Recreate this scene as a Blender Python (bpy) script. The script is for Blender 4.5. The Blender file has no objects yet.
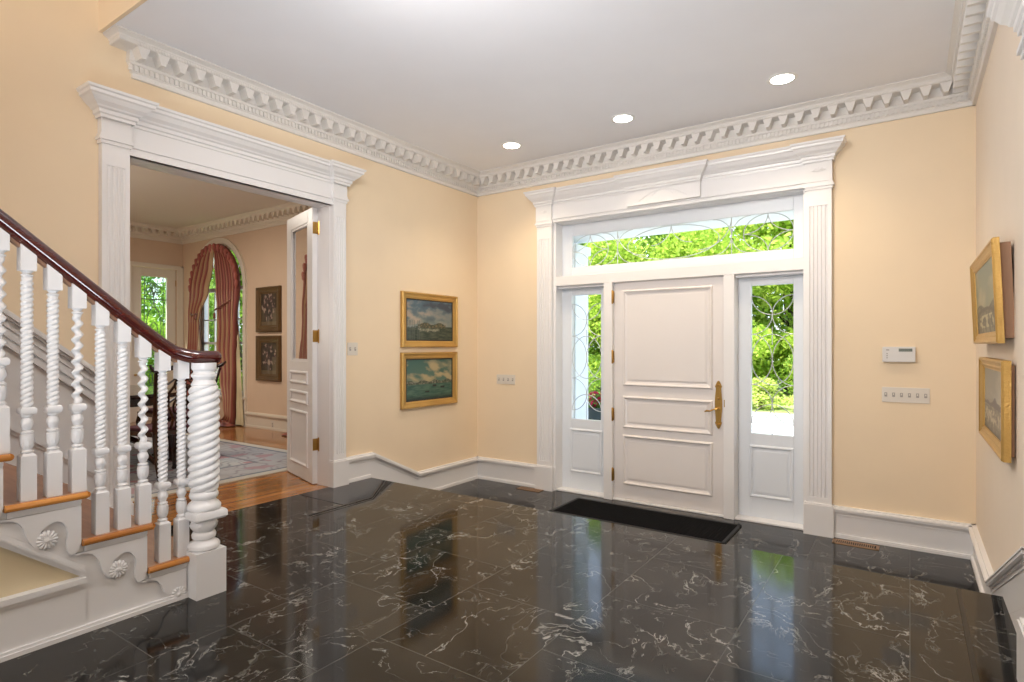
import bpy, bmesh, math, random
from mathutils import Vector, Matrix, noise
PI=math.pi
random.seed(7)
scn=bpy.context.scene
COL=scn.collection

# ------------------------------------------------------------------ materials
MATS={}
def _new(name):
    m=bpy.data.materials.new(name); m.use_nodes=True
    nt=m.node_tree; b=nt.nodes['Principled BSDF']
    MATS[name]=m
    return m,nt,b
def N(nt,t,**kw):
    n=nt.nodes.new(t)
    for k,v in kw.items(): setattr(n,k,v)
    return n
def L(nt,a,b): nt.links.new(a,b)
def mat(name,col,rough=.5,metal=0,spec=.5,var=0,bump=0,bscale=60,coat=0):
    m,nt,b=_new(name)
    b.inputs['Base Color'].default_value=(*col,1)
    b.inputs['Roughness'].default_value=rough
    b.inputs['Metallic'].default_value=metal
    b.inputs['Specular IOR Level'].default_value=spec
    b.inputs['Coat Weight'].default_value=coat
    tc=N(nt,'ShaderNodeTexCoord')
    if var:
        n=N(nt,'ShaderNodeTexNoise'); n.inputs['Scale'].default_value=3; n.inputs['Detail'].default_value=4
        L(nt,tc.outputs['Object'],n.inputs['Vector'])
        r=N(nt,'ShaderNodeValToRGB')
        r.color_ramp.elements[0].position=.3; r.color_ramp.elements[1].position=.7
        r.color_ramp.elements[0].color=(*[c*(1-var) for c in col],1)
        r.color_ramp.elements[1].color=(*[min(1,c*(1+var)) for c in col],1)
        L(nt,n.outputs['Fac'],r.inputs['Fac']); L(nt,r.outputs['Color'],b.inputs['Base Color'])
    if bump:
        n=N(nt,'ShaderNodeTexNoise'); n.inputs['Scale'].default_value=bscale
        L(nt,tc.outputs['Object'],n.inputs['Vector'])
        bp=N(nt,'ShaderNodeBump'); bp.inputs['Strength'].default_value=bump; bp.inputs['Distance'].default_value=.01
        L(nt,n.outputs['Fac'],bp.inputs['Height']); L(nt,bp.outputs['Normal'],b.inputs['Normal'])
    return m
def wood(name,c1,c2,rough=.3,scale=6,axis=0,planks=None,coat=0):
    m,nt,b=_new(name)
    tc=N(nt,'ShaderNodeTexCoord'); mp=N(nt,'ShaderNodeMapping')
    s=[scale*6]*3; s[axis]=scale*.5
    mp.inputs['Scale'].default_value=s
    L(nt,tc.outputs['Object'],mp.inputs['Vector'])
    n=N(nt,'ShaderNodeTexNoise'); n.inputs['Scale'].default_value=1; n.inputs['Detail'].default_value=5; n.inputs['Distortion'].default_value=.6
    L(nt,mp.outputs['Vector'],n.inputs['Vector'])
    r=N(nt,'ShaderNodeValToRGB'); r.color_ramp.elements[0].color=(*c1,1); r.color_ramp.elements[1].color=(*c2,1)
    r.color_ramp.elements[0].position=.35; r.color_ramp.elements[1].position=.68
    L(nt,n.outputs['Fac'],r.inputs['Fac'])
    out=r.outputs['Color']
    if planks:
        mp2=N(nt,'ShaderNodeMapping'); mp2.inputs['Rotation'].default_value=(0,0,PI/2)
        L(nt,tc.outputs['Object'],mp2.inputs['Vector'])
        br=N(nt,'ShaderNodeTexBrick'); br.inputs['Scale'].default_value=1
        br.inputs['Brick Width'].default_value=1.6; br.inputs['Row Height'].default_value=planks
        br.inputs['Mortar Size'].default_value=.0025; br.inputs['Mortar Smooth'].default_value=0
        br.inputs['Color1'].default_value=(1,1,1,1); br.inputs['Color2'].default_value=(.72,.72,.72,1); br.inputs['Mortar'].default_value=(.3,.25,.2,1)
        L(nt,mp2.outputs['Vector'],br.inputs['Vector'])
        mx=N(nt,'ShaderNodeMix',data_type='RGBA',blend_type='MULTIPLY'); mx.inputs['Factor'].default_value=1
        L(nt,out,mx.inputs['A']); L(nt,br.outputs['Color'],mx.inputs['B']); out=mx.outputs['Result']
    L(nt,out,b.inputs['Base Color'])
    b.inputs['Roughness'].default_value=rough; b.inputs['Coat Weight'].default_value=coat
    return m
def marble(name,base1,base2,vein,rough=.05,tiles=True,amt=1.0):
    m,nt,b=_new(name)
    tc=N(nt,'ShaderNodeTexCoord')
    # per-tile colour
    mp=N(nt,'ShaderNodeMapping'); mp.inputs['Rotation'].default_value=(0,0,PI/2); mp.inputs['Location'].default_value=(-.04+.33*20,3.3*0,0)
    L(nt,tc.outputs['Object'],mp.inputs['Vector'])
    br=N(nt,'ShaderNodeTexBrick'); br.inputs['Scale'].default_value=1
    br.inputs['Brick Width'].default_value=.61; br.inputs['Row Height'].default_value=.61 if not tiles else .61
    br.inputs['Mortar Size'].default_value=.0016; br.inputs['Mortar Smooth'].default_value=.1
    br.inputs['Color1'].default_value=(0,0,0,1); br.inputs['Color2'].default_value=(1,1,1,1); br.inputs['Mortar'].default_value=(.5,.5,.5,1)
    L(nt,mp.outputs['Vector'],br.inputs['Vector'])
    # distort coords by noise plus tile offset
    wn=N(nt,'ShaderNodeTexNoise'); wn.inputs['Scale'].default_value=2.2; wn.inputs['Detail'].default_value=5
    L(nt,tc.outputs['Object'],wn.inputs['Vector'])
    vm=N(nt,'ShaderNodeVectorMath',operation='MULTIPLY_ADD'); vm.inputs[1].default_value=(.35,.35,.35)
    L(nt,wn.outputs['Color'],vm.inputs[0])
    ad=N(nt,'ShaderNodeVectorMath',operation='MULTIPLY_ADD'); ad.inputs[1].default_value=(3.1,1.7,0)
    L(nt,br.outputs['Color'],ad.inputs[0]); L(nt,tc.outputs['Object'],ad.inputs[2])
    L(nt,ad.outputs[0],vm.inputs[2])
    def veins(scale,w,mscale,mlo,mhi,off,st):
        mpv=N(nt,'ShaderNodeMapping'); mpv.inputs['Location'].default_value=off; mpv.inputs['Scale'].default_value=(1,st,1); mpv.inputs['Rotation'].default_value=(0,0,.7)
        L(nt,vm.outputs[0],mpv.inputs['Vector'])
        v=N(nt,'ShaderNodeTexNoise'); v.inputs['Scale'].default_value=scale; v.inputs['Detail'].default_value=6; v.inputs['Roughness'].default_value=.55; v.inputs['Distortion'].default_value=.8
        L(nt,mpv.outputs[0],v.inputs['Vector'])
        sb=N(nt,'ShaderNodeMath',operation='SUBTRACT'); L(nt,v.outputs['Fac'],sb.inputs[0]); sb.inputs[1].default_value=.5
        ab=N(nt,'ShaderNodeMath',operation='ABSOLUTE'); L(nt,sb.outputs[0],ab.inputs[0])
        mr=N(nt,'ShaderNodeMapRange'); mr.inputs['From Min'].default_value=0; mr.inputs['From Max'].default_value=w
        mr.inputs['To Min'].default_value=1; mr.inputs['To Max'].default_value=0
        L(nt,ab.outputs[0],mr.inputs['Value'])
        k=N(nt,'ShaderNodeTexNoise'); k.inputs['Scale'].default_value=mscale; k.inputs['Detail'].default_value=3
        L(nt,mpv.outputs[0],k.inputs['Vector'])
        mk=N(nt,'ShaderNodeMapRange'); mk.inputs['From Min'].default_value=mlo; mk.inputs['From Max'].default_value=mhi
        L(nt,k.outputs['Fac'],mk.inputs['Value'])
        mu=N(nt,'ShaderNodeMath',operation='MULTIPLY'); L(nt,mr.outputs[0],mu.inputs[0]); L(nt,mk.outputs[0],mu.inputs[1])
        return mu.outputs[0]
    a=veins(2.4,.006,2.8,.49,.60,(3,1,0),.5); c=veins(5.6,.011,3.4,.50,.64,(7,4,2),.55); d=veins(3.8,.006,4,.50,.62,(1,9,5),1.6)
    s1=N(nt,'ShaderNodeMath',operation='MAXIMUM'); L(nt,a,s1.inputs[0]); L(nt,c,s1.inputs[1])
    s2=N(nt,'ShaderNodeMath',operation='MAXIMUM'); L(nt,s1.outputs[0],s2.inputs[0]); L(nt,d,s2.inputs[1])
    s3=N(nt,'ShaderNodeMath',operation='MULTIPLY'); L(nt,s2.outputs[0],s3.inputs[0]); s3.inputs[1].default_value=amt
    bn=N(nt,'ShaderNodeTexNoise'); bn.inputs['Scale'].default_value=1.6; bn.inputs['Detail'].default_value=7; bn.inputs['Roughness'].default_value=.65
    L(nt,vm.outputs[0],bn.inputs['Vector'])
    r=N(nt,'ShaderNodeValToRGB'); r.color_ramp.elements[0].color=(*base1,1); r.color_ramp.elements[1].color=(*base2,1)
    r.color_ramp.elements[0].position=.4; r.color_ramp.elements[1].position=.72
    L(nt,bn.outputs['Fac'],r.inputs['Fac'])
    mx=N(nt,'ShaderNodeMix',data_type='RGBA'); L(nt,s3.outputs[0],mx.inputs['Factor']); L(nt,r.outputs['Color'],mx.inputs['A']); mx.inputs['B'].default_value=(*vein,1)
    m2=N(nt,'ShaderNodeMix',data_type='RGBA'); L(nt,br.outputs['Fac'],m2.inputs['Factor']); L(nt,mx.outputs['Result'],m2.inputs['A']); m2.inputs['B'].default_value=(.085,.085,.08,1)
    L(nt,m2.outputs['Result'],b.inputs['Base Color'])
    rr=N(nt,'ShaderNodeMapRange'); rr.inputs['To Min'].default_value=rough; rr.inputs['To Max'].default_value=.25
    L(nt,br.outputs['Fac'],rr.inputs['Value']); L(nt,rr.outputs[0],b.inputs['Roughness'])
    b.inputs['IOR'].default_value=1.345
    return m
def vcol(name,rough=.6,spec=.3,bump=0,trans=0):
    m,nt,b=_new(name)
    a=N(nt,'ShaderNodeVertexColor'); a.layer_name='Col'
    L(nt,a.outputs['Color'],b.inputs['Base Color']); b.inputs['Roughness'].default_value=rough; b.inputs['Specular IOR Level'].default_value=spec
    return m
def glass(name,tint=(1,1,1),refl=.06):
    m,nt,b=_new(name); nt.nodes.remove(b)
    o=nt.nodes['Material Output']; t=N(nt,'ShaderNodeBsdfTransparent'); t.inputs['Color'].default_value=(*tint,1)
    g=N(nt,'ShaderNodeBsdfGlossy'); g.inputs['Roughness'].default_value=.02
    lw=N(nt,'ShaderNodeLayerWeight'); lw.inputs['Blend'].default_value=.5; pw=N(nt,'ShaderNodeMath',operation='POWER'); L(nt,lw.outputs['Facing'],pw.inputs[0]); pw.inputs[1].default_value=4.0; f=N(nt,'ShaderNodeMath',operation='MULTIPLY_ADD'); L(nt,pw.outputs[0],f.inputs[0]); f.inputs[1].default_value=.4; f.inputs[2].default_value=.0
    mx=N(nt,'ShaderNodeMixShader'); L(nt,f.outputs[0],mx.inputs[0]); L(nt,t.outputs[0],mx.inputs[1]); L(nt,g.outputs[0],mx.inputs[2])
    L(nt,mx.outputs[0],o.inputs['Surface']); return m
def emit(name,col,s):
    m,nt,b=_new(name); b.inputs['Base Color'].default_value=(*col,1)
    b.inputs['Emission Color'].default_value=(*col,1); b.inputs['Emission Strength'].default_value=s; return m
def leafmat(name,c1,c2,tr=.45):
    m,nt,b=_new(name)
    o=nt.nodes['Material Output']
    g=N(nt,'ShaderNodeNewGeometry'); r=N(nt,'ShaderNodeValToRGB')
    r.color_ramp.elements[0].color=(*c1,1); r.color_ramp.elements[1].color=(*c2,1)
    L(nt,g.outputs['Random Per Island'],r.inputs['Fac']); L(nt,r.outputs['Color'],b.inputs['Base Color'])
    b.inputs['Roughness'].default_value=.5; b.inputs['Specular IOR Level'].default_value=.3
    t=N(nt,'ShaderNodeBsdfTranslucent'); L(nt,r.outputs['Color'],t.inputs['Color'])
    mx=N(nt,'ShaderNodeMixShader'); mx.inputs[0].default_value=tr; L(nt,b.outputs[0],mx.inputs[1]); L(nt,t.outputs[0],mx.inputs[2]); L(nt,mx.outputs[0],o.inputs['Surface'])
    return m

WALL=mat('wall_paint',(.83,.68,.49),.75,spec=.2,var=.015,bump=.02,bscale=200)
WALLR=mat('wall_paint_right',(.83,.72,.60),.75,spec=.2,var=.015)
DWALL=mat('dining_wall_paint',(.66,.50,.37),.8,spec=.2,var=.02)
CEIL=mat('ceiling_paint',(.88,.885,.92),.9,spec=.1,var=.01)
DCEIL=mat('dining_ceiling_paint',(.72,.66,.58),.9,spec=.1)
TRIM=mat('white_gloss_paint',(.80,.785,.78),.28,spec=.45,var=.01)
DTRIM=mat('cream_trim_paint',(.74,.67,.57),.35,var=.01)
CROWN=mat('crown_paint',(.74,.71,.675),.5)
DOORP=mat('door_paint',(.76,.72,.70),.26,spec=.5,var=.01)
STAIRW=mat('stair_white_paint',(.70,.70,.71),.3,spec=.5,var=.01)
SPAN=mat('spandrel_paint',(.62,.53,.36),.8,var=.02)
MARB=marble('black_marble',(.006,.0065,.007),(.035,.032,.027),(.32,.32,.30),rough=.085,amt=.85)
SLATE=marble('dark_grey_marble_border',(.012,.013,.016),(.04,.043,.05),(.2,.2,.2),rough=.12,amt=.35)
OAK=wood('honey_oak',(.38,.135,.022),(.62,.26,.05),.22,5,1,coat=.4)
TREADW=wood('sheen_oak_tread',(.30,.13,.06),(.42,.20,.10),.3,5,0)  # less saturated oak; reflected light on the tread tops put into the colour
FLOORW=wood('oak_floorboards',(.36,.135,.035),(.60,.27,.085),.16,2.2,1,planks=.085,coat=.3)
MAHOG=wood('mahogany',(.045,.005,.004),(.075,.008,.006),.16,8,1,coat=.8)
DARKW=wood('dark_mahogany_furniture',(.014,.005,.004),(.04,.012,.008),.18,8,2,coat=.5)
BRASS=mat('brass',(.50,.30,.085),.28,metal=1,var=.12)
GILT=mat('gilt_frame',(.56,.35,.11),.34,metal=.7,var=.12,bump=.25,bscale=90)
GILTD=mat('aged_bronze_frame',(.13,.075,.03),.42,metal=.4,var=.2,bump=.3,bscale=80)
BLACKF=mat('black_liner',(.015,.012,.01),.4)
SWITCH=mat('switch_plastic',(.70,.65,.58),.35)
SWD=mat('switch_slot',(.35,.32,.29),.4)
LCD=mat('display',(.16,.19,.17),.2)
MATC=mat('doormat_fibre',(.009,.009,.010),.95,spec=.08,bump=.6,bscale=300)
VENT=mat('bronze_register',(.36,.21,.11),.35,metal=.6)
VENTD=mat('vent_dark',(.01,.01,.01),.8)
CAME=mat('lead_came',(.60,.62,.62),.4,metal=.3)
SASH=mat('sash_daylight_white',(.75,.785,.83),.3,spec=.45)  # trim white with the cool daylight tint put into its colour
LEADD=mat('dark_leading',(.10,.11,.11),.4)
GLASS=glass('clear_glass')
GLASSG=glass('leaded_glass',(.82,.9,.84))
PAINT=vcol('painting_canvas',.35,.4)
CURT=vcol('silk_curtain',.42,.4)
RUGM=vcol('rug_pile',.95,.05)
LAMP=emit('lamp_lens',(1,.93,.82),22)
WHITE=mat('lamp_trim_white',(.85,.85,.83),.5)
LINING=mat('curtain_lining',(.62,.52,.33),.7,var=.15)
DRIVE=mat('pale_driveway',(.62,.60,.56),.9,var=.08)
GRASS=mat('grass_lawn',(.30,.36,.13),.95,var=.3)
BARK=mat('bark',(.07,.05,.035),.9,var=.2,bump=.5,bscale=10)
LEAFA=leafmat('leaf_bright',(.25,.42,.03),(.62,.74,.14))
LEAFB=leafmat('leaf_mid',(.12,.26,.025),(.38,.54,.09))
LEAFC=leafmat('leaf_dark',(.07,.17,.025),(.26,.42,.08))
LEAFY=leafmat('leaf_yellow',(.40,.52,.07),(.75,.80,.28))
PETALR=leafmat('red_petals',(.45,.01,.04),(.7,.03,.1),.2)
POT=mat('dark_zinc_planter',(.05,.065,.065),.5,var=.2)
SOIL=mat('soil',(.03,.02,.012),1)
PORCHW=mat('porch_white',(.80,.83,.86),.6)
STONE=mat('porch_stone',(.5,.5,.48),.8,var=.08)
SEATF=mat('burgundy_seat_fabric',(.09,.02,.035),.8,var=.3)
HALLW=mat('hall_paint',(.74,.58,.36),.8)

# ------------------------------------------------------------------ mesh builder
class MB:
    def __init__(s): s.v=[]; s.f=[]; s.c=None; s.sm=False
    def add(s,vs,fs):
        o=len(s.v); s.v+= [tuple(v) for v in vs]; s.f+=[tuple(i+o for i in f) for f in fs]; return s
    def box(s,x0,x1,y0,y1,z0,z1):
        if x0>x1:x0,x1=x1,x0
        if y0>y1:y0,y1=y1,y0
        if z0>z1:z0,z1=z1,z0
        return s.add([(x0,y0,z0),(x1,y0,z0),(x1,y1,z0),(x0,y1,z0),(x0,y0,z1),(x1,y0,z1),(x1,y1,z1),(x0,y1,z1)],
              [(0,3,2,1),(4,5,6,7),(0,1,5,4),(1,2,6,5),(2,3,7,6),(3,0,4,7)])
    def obox(s,c,size,M):
        hx,hy,hz=[k/2 for k in size]
        vs=[Vector(c)+M@Vector((a*hx,b*hy,d*hz)) for d in(-1,1) for a,b in((-1,-1),(1,-1),(1,1),(-1,1))]
        return s.add(vs,[(0,3,2,1),(4,5,6,7),(0,1,5,4),(1,2,6,5),(2,3,7,6),(3,0,4,7)])
    def prism(s,poly,a,b,fn):
        """poly: 2-D points; fn(p,q,t)->xyz ; extruded between t=a and t=b"""
        n=len(poly)
        vs=[fn(p,q,a) for p,q in poly]+[fn(p,q,b) for p,q in poly]
        return s.add(vs,[tuple(range(n))[::-1],tuple(range(n,2*n))]+[(i,(i+1)%n,n+(i+1)%n,n+i) for i in range(n)])
    def rev(s,prof,c=(0,0,0),n=24,rf=None,caps=True):
        """lathe about z. prof [(r,z)], rf(r,z,th)->r,(dx,dy)"""
        vs=[];m=len(prof)
        for r,z in prof:
            for k in range(n):
                th=2*PI*k/n; rr=r;dx=dy=0
                if rf: rr,dx,dy=rf(r,z,th)
                vs.append((c[0]+dx+rr*math.cos(th),c[1]+dy+rr*math.sin(th),c[2]+z))
        fs=[(i*n+k,i*n+(k+1)%n,(i+1)*n+(k+1)%n,(i+1)*n+k) for i in range(m-1) for k in range(n)]
        if caps: fs+= [tuple(range(n))[::-1],tuple((m-1)*n+k for k in range(n))]
        return s.add(vs,fs)
    def tube(s,pts,r,n=8,closed=False):
        pts=[Vector(p) for p in pts]; m=len(pts); vs=[]
        rs=r if isinstance(r,(list,tuple)) else [r]*m
        prev=None
        for i,p in enumerate(pts):
            if closed: t=pts[(i+1)%m]-pts[i-1]
            else: t=(pts[min(i+1,m-1)]-pts[max(i-1,0)])
            t.normalize()
            if prev is None:
                a=Vector((0,0,1)) if abs(t.z)<.9 else Vector((1,0,0)); u=t.cross(a).normalized()
            else:
                u=(prev-t*prev.dot(t)).normalized()
            w=t.cross(u); prev=u
            for k in range(n):
                th=2*PI*k/n; vs.append(p+(u*math.cos(th)+w*math.sin(th))*rs[i])
        rng=m if closed else m-1
        fs=[(i*n+k,i*n+(k+1)%n,((i+1)%m)*n+(k+1)%n,((i+1)%m)*n+k) for i in range(rng) for k in range(n)]
        if not closed: fs+=[tuple(range(n))[::-1],tuple((m-1)*n+k for k in range(n))]
        return s.add(vs,fs)
    def sweep(s,path,prof,z0,side=1,closed=False):
        """plan path [(x,y)], prof [(out,z)] closed polygon; out measured to the left*side of travel"""
        P=[Vector(p) for p in path]; m=len(P); n=len(prof); vs=[]
        for i,p in enumerate(P):
            def nrm(a,b):
                d=(b-a).normalized(); return Vector((-d.y,d.x))*side
            if i==0 : mv=nrm(P[0],P[1])
            elif i==m-1: mv=nrm(P[-2],P[-1])
            else:
                a=nrm(P[i-1],p); b=nrm(p,P[i+1]); h=(a+b)
                mv=h/(1+a.dot(b)) if (1+a.dot(b))>1e-4 else a
            for o,z in prof: vs.append((p.x+mv.x*o,p.y+mv.y*o,z0+z))
        fs=[(i*n+k,i*n+(k+1)%n,(i+1)*n+(k+1)%n,(i+1)*n+k) for i in range(m-1) for k in range(n)]
        fs+=[tuple(range(n))[::-1],tuple((m-1)*n+k for k in range(n))]
        return s.add(vs,fs)
    def band(s,path,d0,d1,a,b,fn):
        """path [(s,z)] ; vertical band between z+d0 and z+d1, thick from a to b along fn's third arg"""
        poly=[(p,z+d1) for p,z in path]+[(p,z+d0) for p,z in path[::-1]]
        # build as quads
        m=len(path)
        vs=[]
        for p,z in path:
            vs+=[fn(p,z+d0,a),fn(p,z+d1,a),fn(p,z+d1,b),fn(p,z+d0,b)]
        fs=[(i*4+k,i*4+(k+1)%4,(i+1)*4+(k+1)%4,(i+1)*4+k) for i in range(m-1) for k in range(4)]
        fs+=[(3,2,1,0),tuple((m-1)*4+k for k in range(4))]
        return s.add(vs,fs)
    def build(s,name,m,parent=None,smooth=False,bevel=0,kind=None,label=None,cat=None,group=None,cols=None,angle=35):
        me=bpy.data.meshes.new(name); me.from_pydata(s.v,[],s.f)
        bm=bmesh.new(); bm.from_mesh(me); bmesh.ops.recalc_face_normals(bm,faces=bm.faces); bm.to_mesh(me); bm.free()
        if isinstance(m,(list,tuple)):
            for q in m: me.materials.append(q)
        else: me.materials.append(m)
        if cols:
            ca=me.color_attributes.new('Col','FLOAT_COLOR','POINT')
            for i,c in enumerate(cols): ca.data[i].color=(*c,1)
        if smooth:
            me.polygons.foreach_set('use_smooth',[True]*len(me.polygons))
            try: me.set_sharp_from_angle(angle=math.radians(angle))
            except Exception: pass
        o=bpy.data.objects.new(name,me); COL.objects.link(o)
        if parent: o.parent=parent
        if bevel:
            bv=o.modifiers.new('bevel','BEVEL'); bv.width=bevel; bv.segments=2; bv.limit_method='ANGLE'; bv.angle_limit=math.radians(40)
        tag(o,label,cat,group,kind)
        return o
def tag(o,label=None,cat=None,group=None,kind=None):
    if label:o['label']=label
    if cat:o['category']=cat
    if group:o['group']=group
    if kind:o['kind']=kind
    return o
def thing(name,label=None,cat=None,loc=(0,0,0),rz=0,group=None,kind=None,parent=None):
    o=bpy.data.objects.new(name,None); COL.objects.link(o); o.location=loc; o.rotation_euler=(0,0,rz); o.empty_display_size=.1
    if parent:o.parent=parent
    return tag(o,label,cat,group,kind)
def copytree(o,parent=None):
    c=o.copy(); COL.objects.link(c)
    if parent:c.parent=parent
    for ch in [k for k in bpy.data.objects if k.parent==o]: copytree(ch,c)
    return c
S='structure'
XL,XR,YF,ZU,ZC=-4.13,.39,5.3,.31,3.47
YE=1.52       # edge of the low ceiling
YB=-3.6       # back of the stair hall
ZH=6.2        # stair hall ceiling
YS=3.67       # edge of upper floor
YD=4.95       # dining window wall
XD=-10.2
fx=lambda x:(lambda p,z,t:(t,p,z))

# ------------------------------------------------------------------ floors
MB().box(XL-.0,XR,-3.6,YS,0.0,ZU).build('floor_upper',MARB,kind=S)
MB().box(XL-.1,XR+.1,YS,5.8,-.15,0).box(XL-.1,XR+.1,YS-.2,YS,-.15,0).build('floor_lower',MARB,kind=S)
MB().box(XL,XR,YS+.001,YS+.3,0.001,.155).build('floor_step',MARB,kind=S)
MB().box(XD-.1,XL-.0005,.2,YD,-.1,ZU).build('floor_dining',FLOORW,kind=S)
# slate border inset beside the opening and the thin inlay line
MB().add([(-4.125,YS-.002,ZU+.002),(-3.92,YS-.002,ZU+.002),(-3.56,3.19,ZU+.002),(-3.56,2.92,ZU+.002),(-4.125,2.92,ZU+.002)],[(0,1,2,3,4)]).build('trim_3',SLATE,kind=S)
mb=MB()
def ribbon(mb,pts,w,z):
    for a,b in zip(pts[:-1],pts[1:]):
        a=Vector(a);b=Vector(b);d=(b-a).normalized();n=Vector((-d.y,d.x))*w/2;a2=a-d*w*.3;b2=b+d*w*.3
        mb.add([(*(a2-n),z),(*(b2-n),z),(*(b2+n),z),(*(a2+n),z)],[(0,1,2,3)])
ribbon(mb,[(-3.92,YS-.02),(-3.56,3.19),(-3.56,2.6)],.016,ZU+.003)
ribbon(mb,[(-3.88,YS-.02),(-3.52,3.17),(-3.52,2.6)],.008,ZU+.003)
ribbon(mb,[(.2,YS-.02),(.2,-1)],.018,ZU+.003)
mb.build('trim_4',BLACKF,kind=S)

# ------------------------------------------------------------------ walls
T=.15
# left wall with opening y 1.68..3.235, z .31..2.74
MB().box(XL-T,XL,-3.6,1.635,0,ZH).box(XL-T,XL,3.25,5.6,0,ZC+.1).box(XL-T,XL,1.635,3.25,2.75,ZH).box(XL-T,XL,3.25,5.6,ZC+.1,ZH).build('wall_left',WALL,kind=S)
# front wall with the entrance opening
MB().box(XL-T,-3.09,YF,YF+.24,-.1,ZC+.1).box(-.71,XR+.2,YF,YF+.24,-.1,ZC+.1).box(-3.09,-.71,YF,YF+.24,2.83,ZC+.1).build('wall_front',WALL,kind=S)
# right wall, with a cased opening nearer the stair hall (y 1.3..2.87)
MB().box(XR,XR+T,2.70,5.6,0,ZC+.1).box(XR,XR+T,-3.6,1.3,0,ZH).box(XR,XR+T,1.3,2.70,2.53,ZH).box(XR,XR+T,2.70,YF,ZC+.1,ZH).build('wall_right',WALLR,kind=S)
MB().box(XL-T,XR+T,YB-.15,YB,0,ZH).build('wall_back',HALLW,kind=S)
# low ceiling slab whose edge faces the stair hall, and the tall hall ceiling
MB().box(XL,XR,YE+.002,YF,ZC,ZC+.12).build('ceiling',CEIL,kind=S)
MB().box(XL,XR,YE-.02,YE,ZC-.001,ZH).build('wall_bulkhead',WALL,kind=S)
MB().box(XL-T,XR+T,YB,YE,ZH,ZH+.1).build('ceiling_hall',CEIL,kind=S)
# side room beyond the right opening
MB().box(XR+T,3.5,.9,.8,0,3.5).box(XR+T,3.5,3.3,3.4,0,3.5).box(3.5,3.6,.8,3.4,0,3.5).build('wall_side_room',WALLR,kind=S)
MB().box(XR,3.6,.8,3.4,.2,ZU).build('floor_side_room',FLOORW,kind=S)
MB().box(XR+T,3.6,.8,3.4,3.5,3.6).build('ceiling_side_room',CEIL,kind=S)
# dining room
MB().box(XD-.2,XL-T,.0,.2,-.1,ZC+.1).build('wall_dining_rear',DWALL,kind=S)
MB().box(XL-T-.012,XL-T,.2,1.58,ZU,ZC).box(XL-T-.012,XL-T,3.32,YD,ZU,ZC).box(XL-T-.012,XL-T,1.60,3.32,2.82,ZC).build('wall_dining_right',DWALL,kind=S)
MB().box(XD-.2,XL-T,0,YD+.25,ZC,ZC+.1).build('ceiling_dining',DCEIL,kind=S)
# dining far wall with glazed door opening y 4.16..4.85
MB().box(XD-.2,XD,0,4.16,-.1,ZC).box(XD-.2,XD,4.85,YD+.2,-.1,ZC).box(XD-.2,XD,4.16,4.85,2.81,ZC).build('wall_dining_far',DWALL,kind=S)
# dining window wall with two arched openings
AW=[-9.06,-6.05]; AR=.71; AZ=2.435; SILL=.75
def arch_wall():
    mb=MB(); y0,y1=YD,YD+.22
    xs=XD
    for cx in AW:
        mb.box(xs,cx-AR,y0,y1,-.1,ZC); mb.box(cx-AR,cx+AR,y0,y1,-.1,SILL)
        n=28
        for i in range(n):
            a0=PI-PI*i/n; a1=PI-PI*(i+1)/n
            p0=(cx+AR*math.cos(a0),AZ+AR*math.sin(a0)); p1=(cx+AR*math.cos(a1),AZ+AR*math.sin(a1))
            mb.prism([p0,p1,(p1[0],ZC),(p0[0],ZC)],y0,y1,lambda p,q,t:(p,t,q))
        xs=cx+AR
    mb.box(xs,XL-T,y0,y1,-.1,ZC)
    return mb
arch_wall().build('wall_dining_window',DWALL,kind=S)

# ------------------------------------------------------------------ crown mouldings
def crown(name,path,side,m,p0,p1,nrm,z=3.25,k=1.0,fine=True,stop0=.06,stop1=.06):
    """cornice swept along path; modillions repeated from p0 to p1, nrm = unit vector into the room"""
    mb=MB()
    pr=[(0,0),(.022,0),(.026,.012),(.026,.028),(.034,.034),(.034,.072),(.046,.078),(.05,.092),(.054,.094),(.050,.160),(.140,.163),(.146,.168),(.146,.184),(.150,.188),(.153,.196),(.168,.206),(.180,.213),(.180,.22),(0,.22)]
    pr=[(o*k,zz*k) for o,zz in pr]
    mb.sweep(path,pr,z,side)
    a=Vector(p0);b=Vector(p1);d=(b-a);Ln=d.length;d.normalize();n=Vector(nrm)
    def blk(s,w,o0,o1,z0,z1,taper=0):
        q=a+d*s
        vs=[]
        for (ww,zz) in((w-taper,z0),(w,z1)):
            for sgn,o in((-1,o0),(1,o0),(1,o1),(-1,o1)):
                pt=q+d*(sgn*ww/2)+n*o*k
                vs.append((pt.x,pt.y,z+zz*k))
        mb.add(vs,[(0,3,2,1),(4,5,6,7),(0,1,5,4),(1,2,6,5),(2,3,7,6),(3,0,4,7)])
    s=stop0
    while s<Ln-stop1:
        blk(s,.074,.05,.138,.094,.164,.046); s+=.119
    if fine:
        s=.02
        while s<Ln-.02:
            blk(s,.017,.03,.049,.038,.072); s+=.031
        s=.02
        while s<Ln-.02:
            blk(s,.008,.14,.151,.167,.182); s+=.018
    return mb.build(name,m,kind=S)
crown('trim_5',[(XL-.12,1.705),(XL,1.705),(XL,YF)],-1,CROWN,(XL,1.64),(XL,YF),(1,0))
crown('trim_6',[(XL,YF),(XR,YF)],-1,CROWN,(XL,YF),(XR,YF),(0,-1))
crown('trim_7',[(XR,YF),(XR,1.705),(XR+.12,1.705)],-1,CROWN,(XR,YF),(XR,1.6),(-1,0))
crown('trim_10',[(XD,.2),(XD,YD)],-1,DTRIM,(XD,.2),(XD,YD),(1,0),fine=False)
crown('trim_11',[(XD,YD),(XL-T,YD)],-1,DTRIM,(XD,YD),(XL-T,YD),(0,-1),fine=False)

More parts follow.
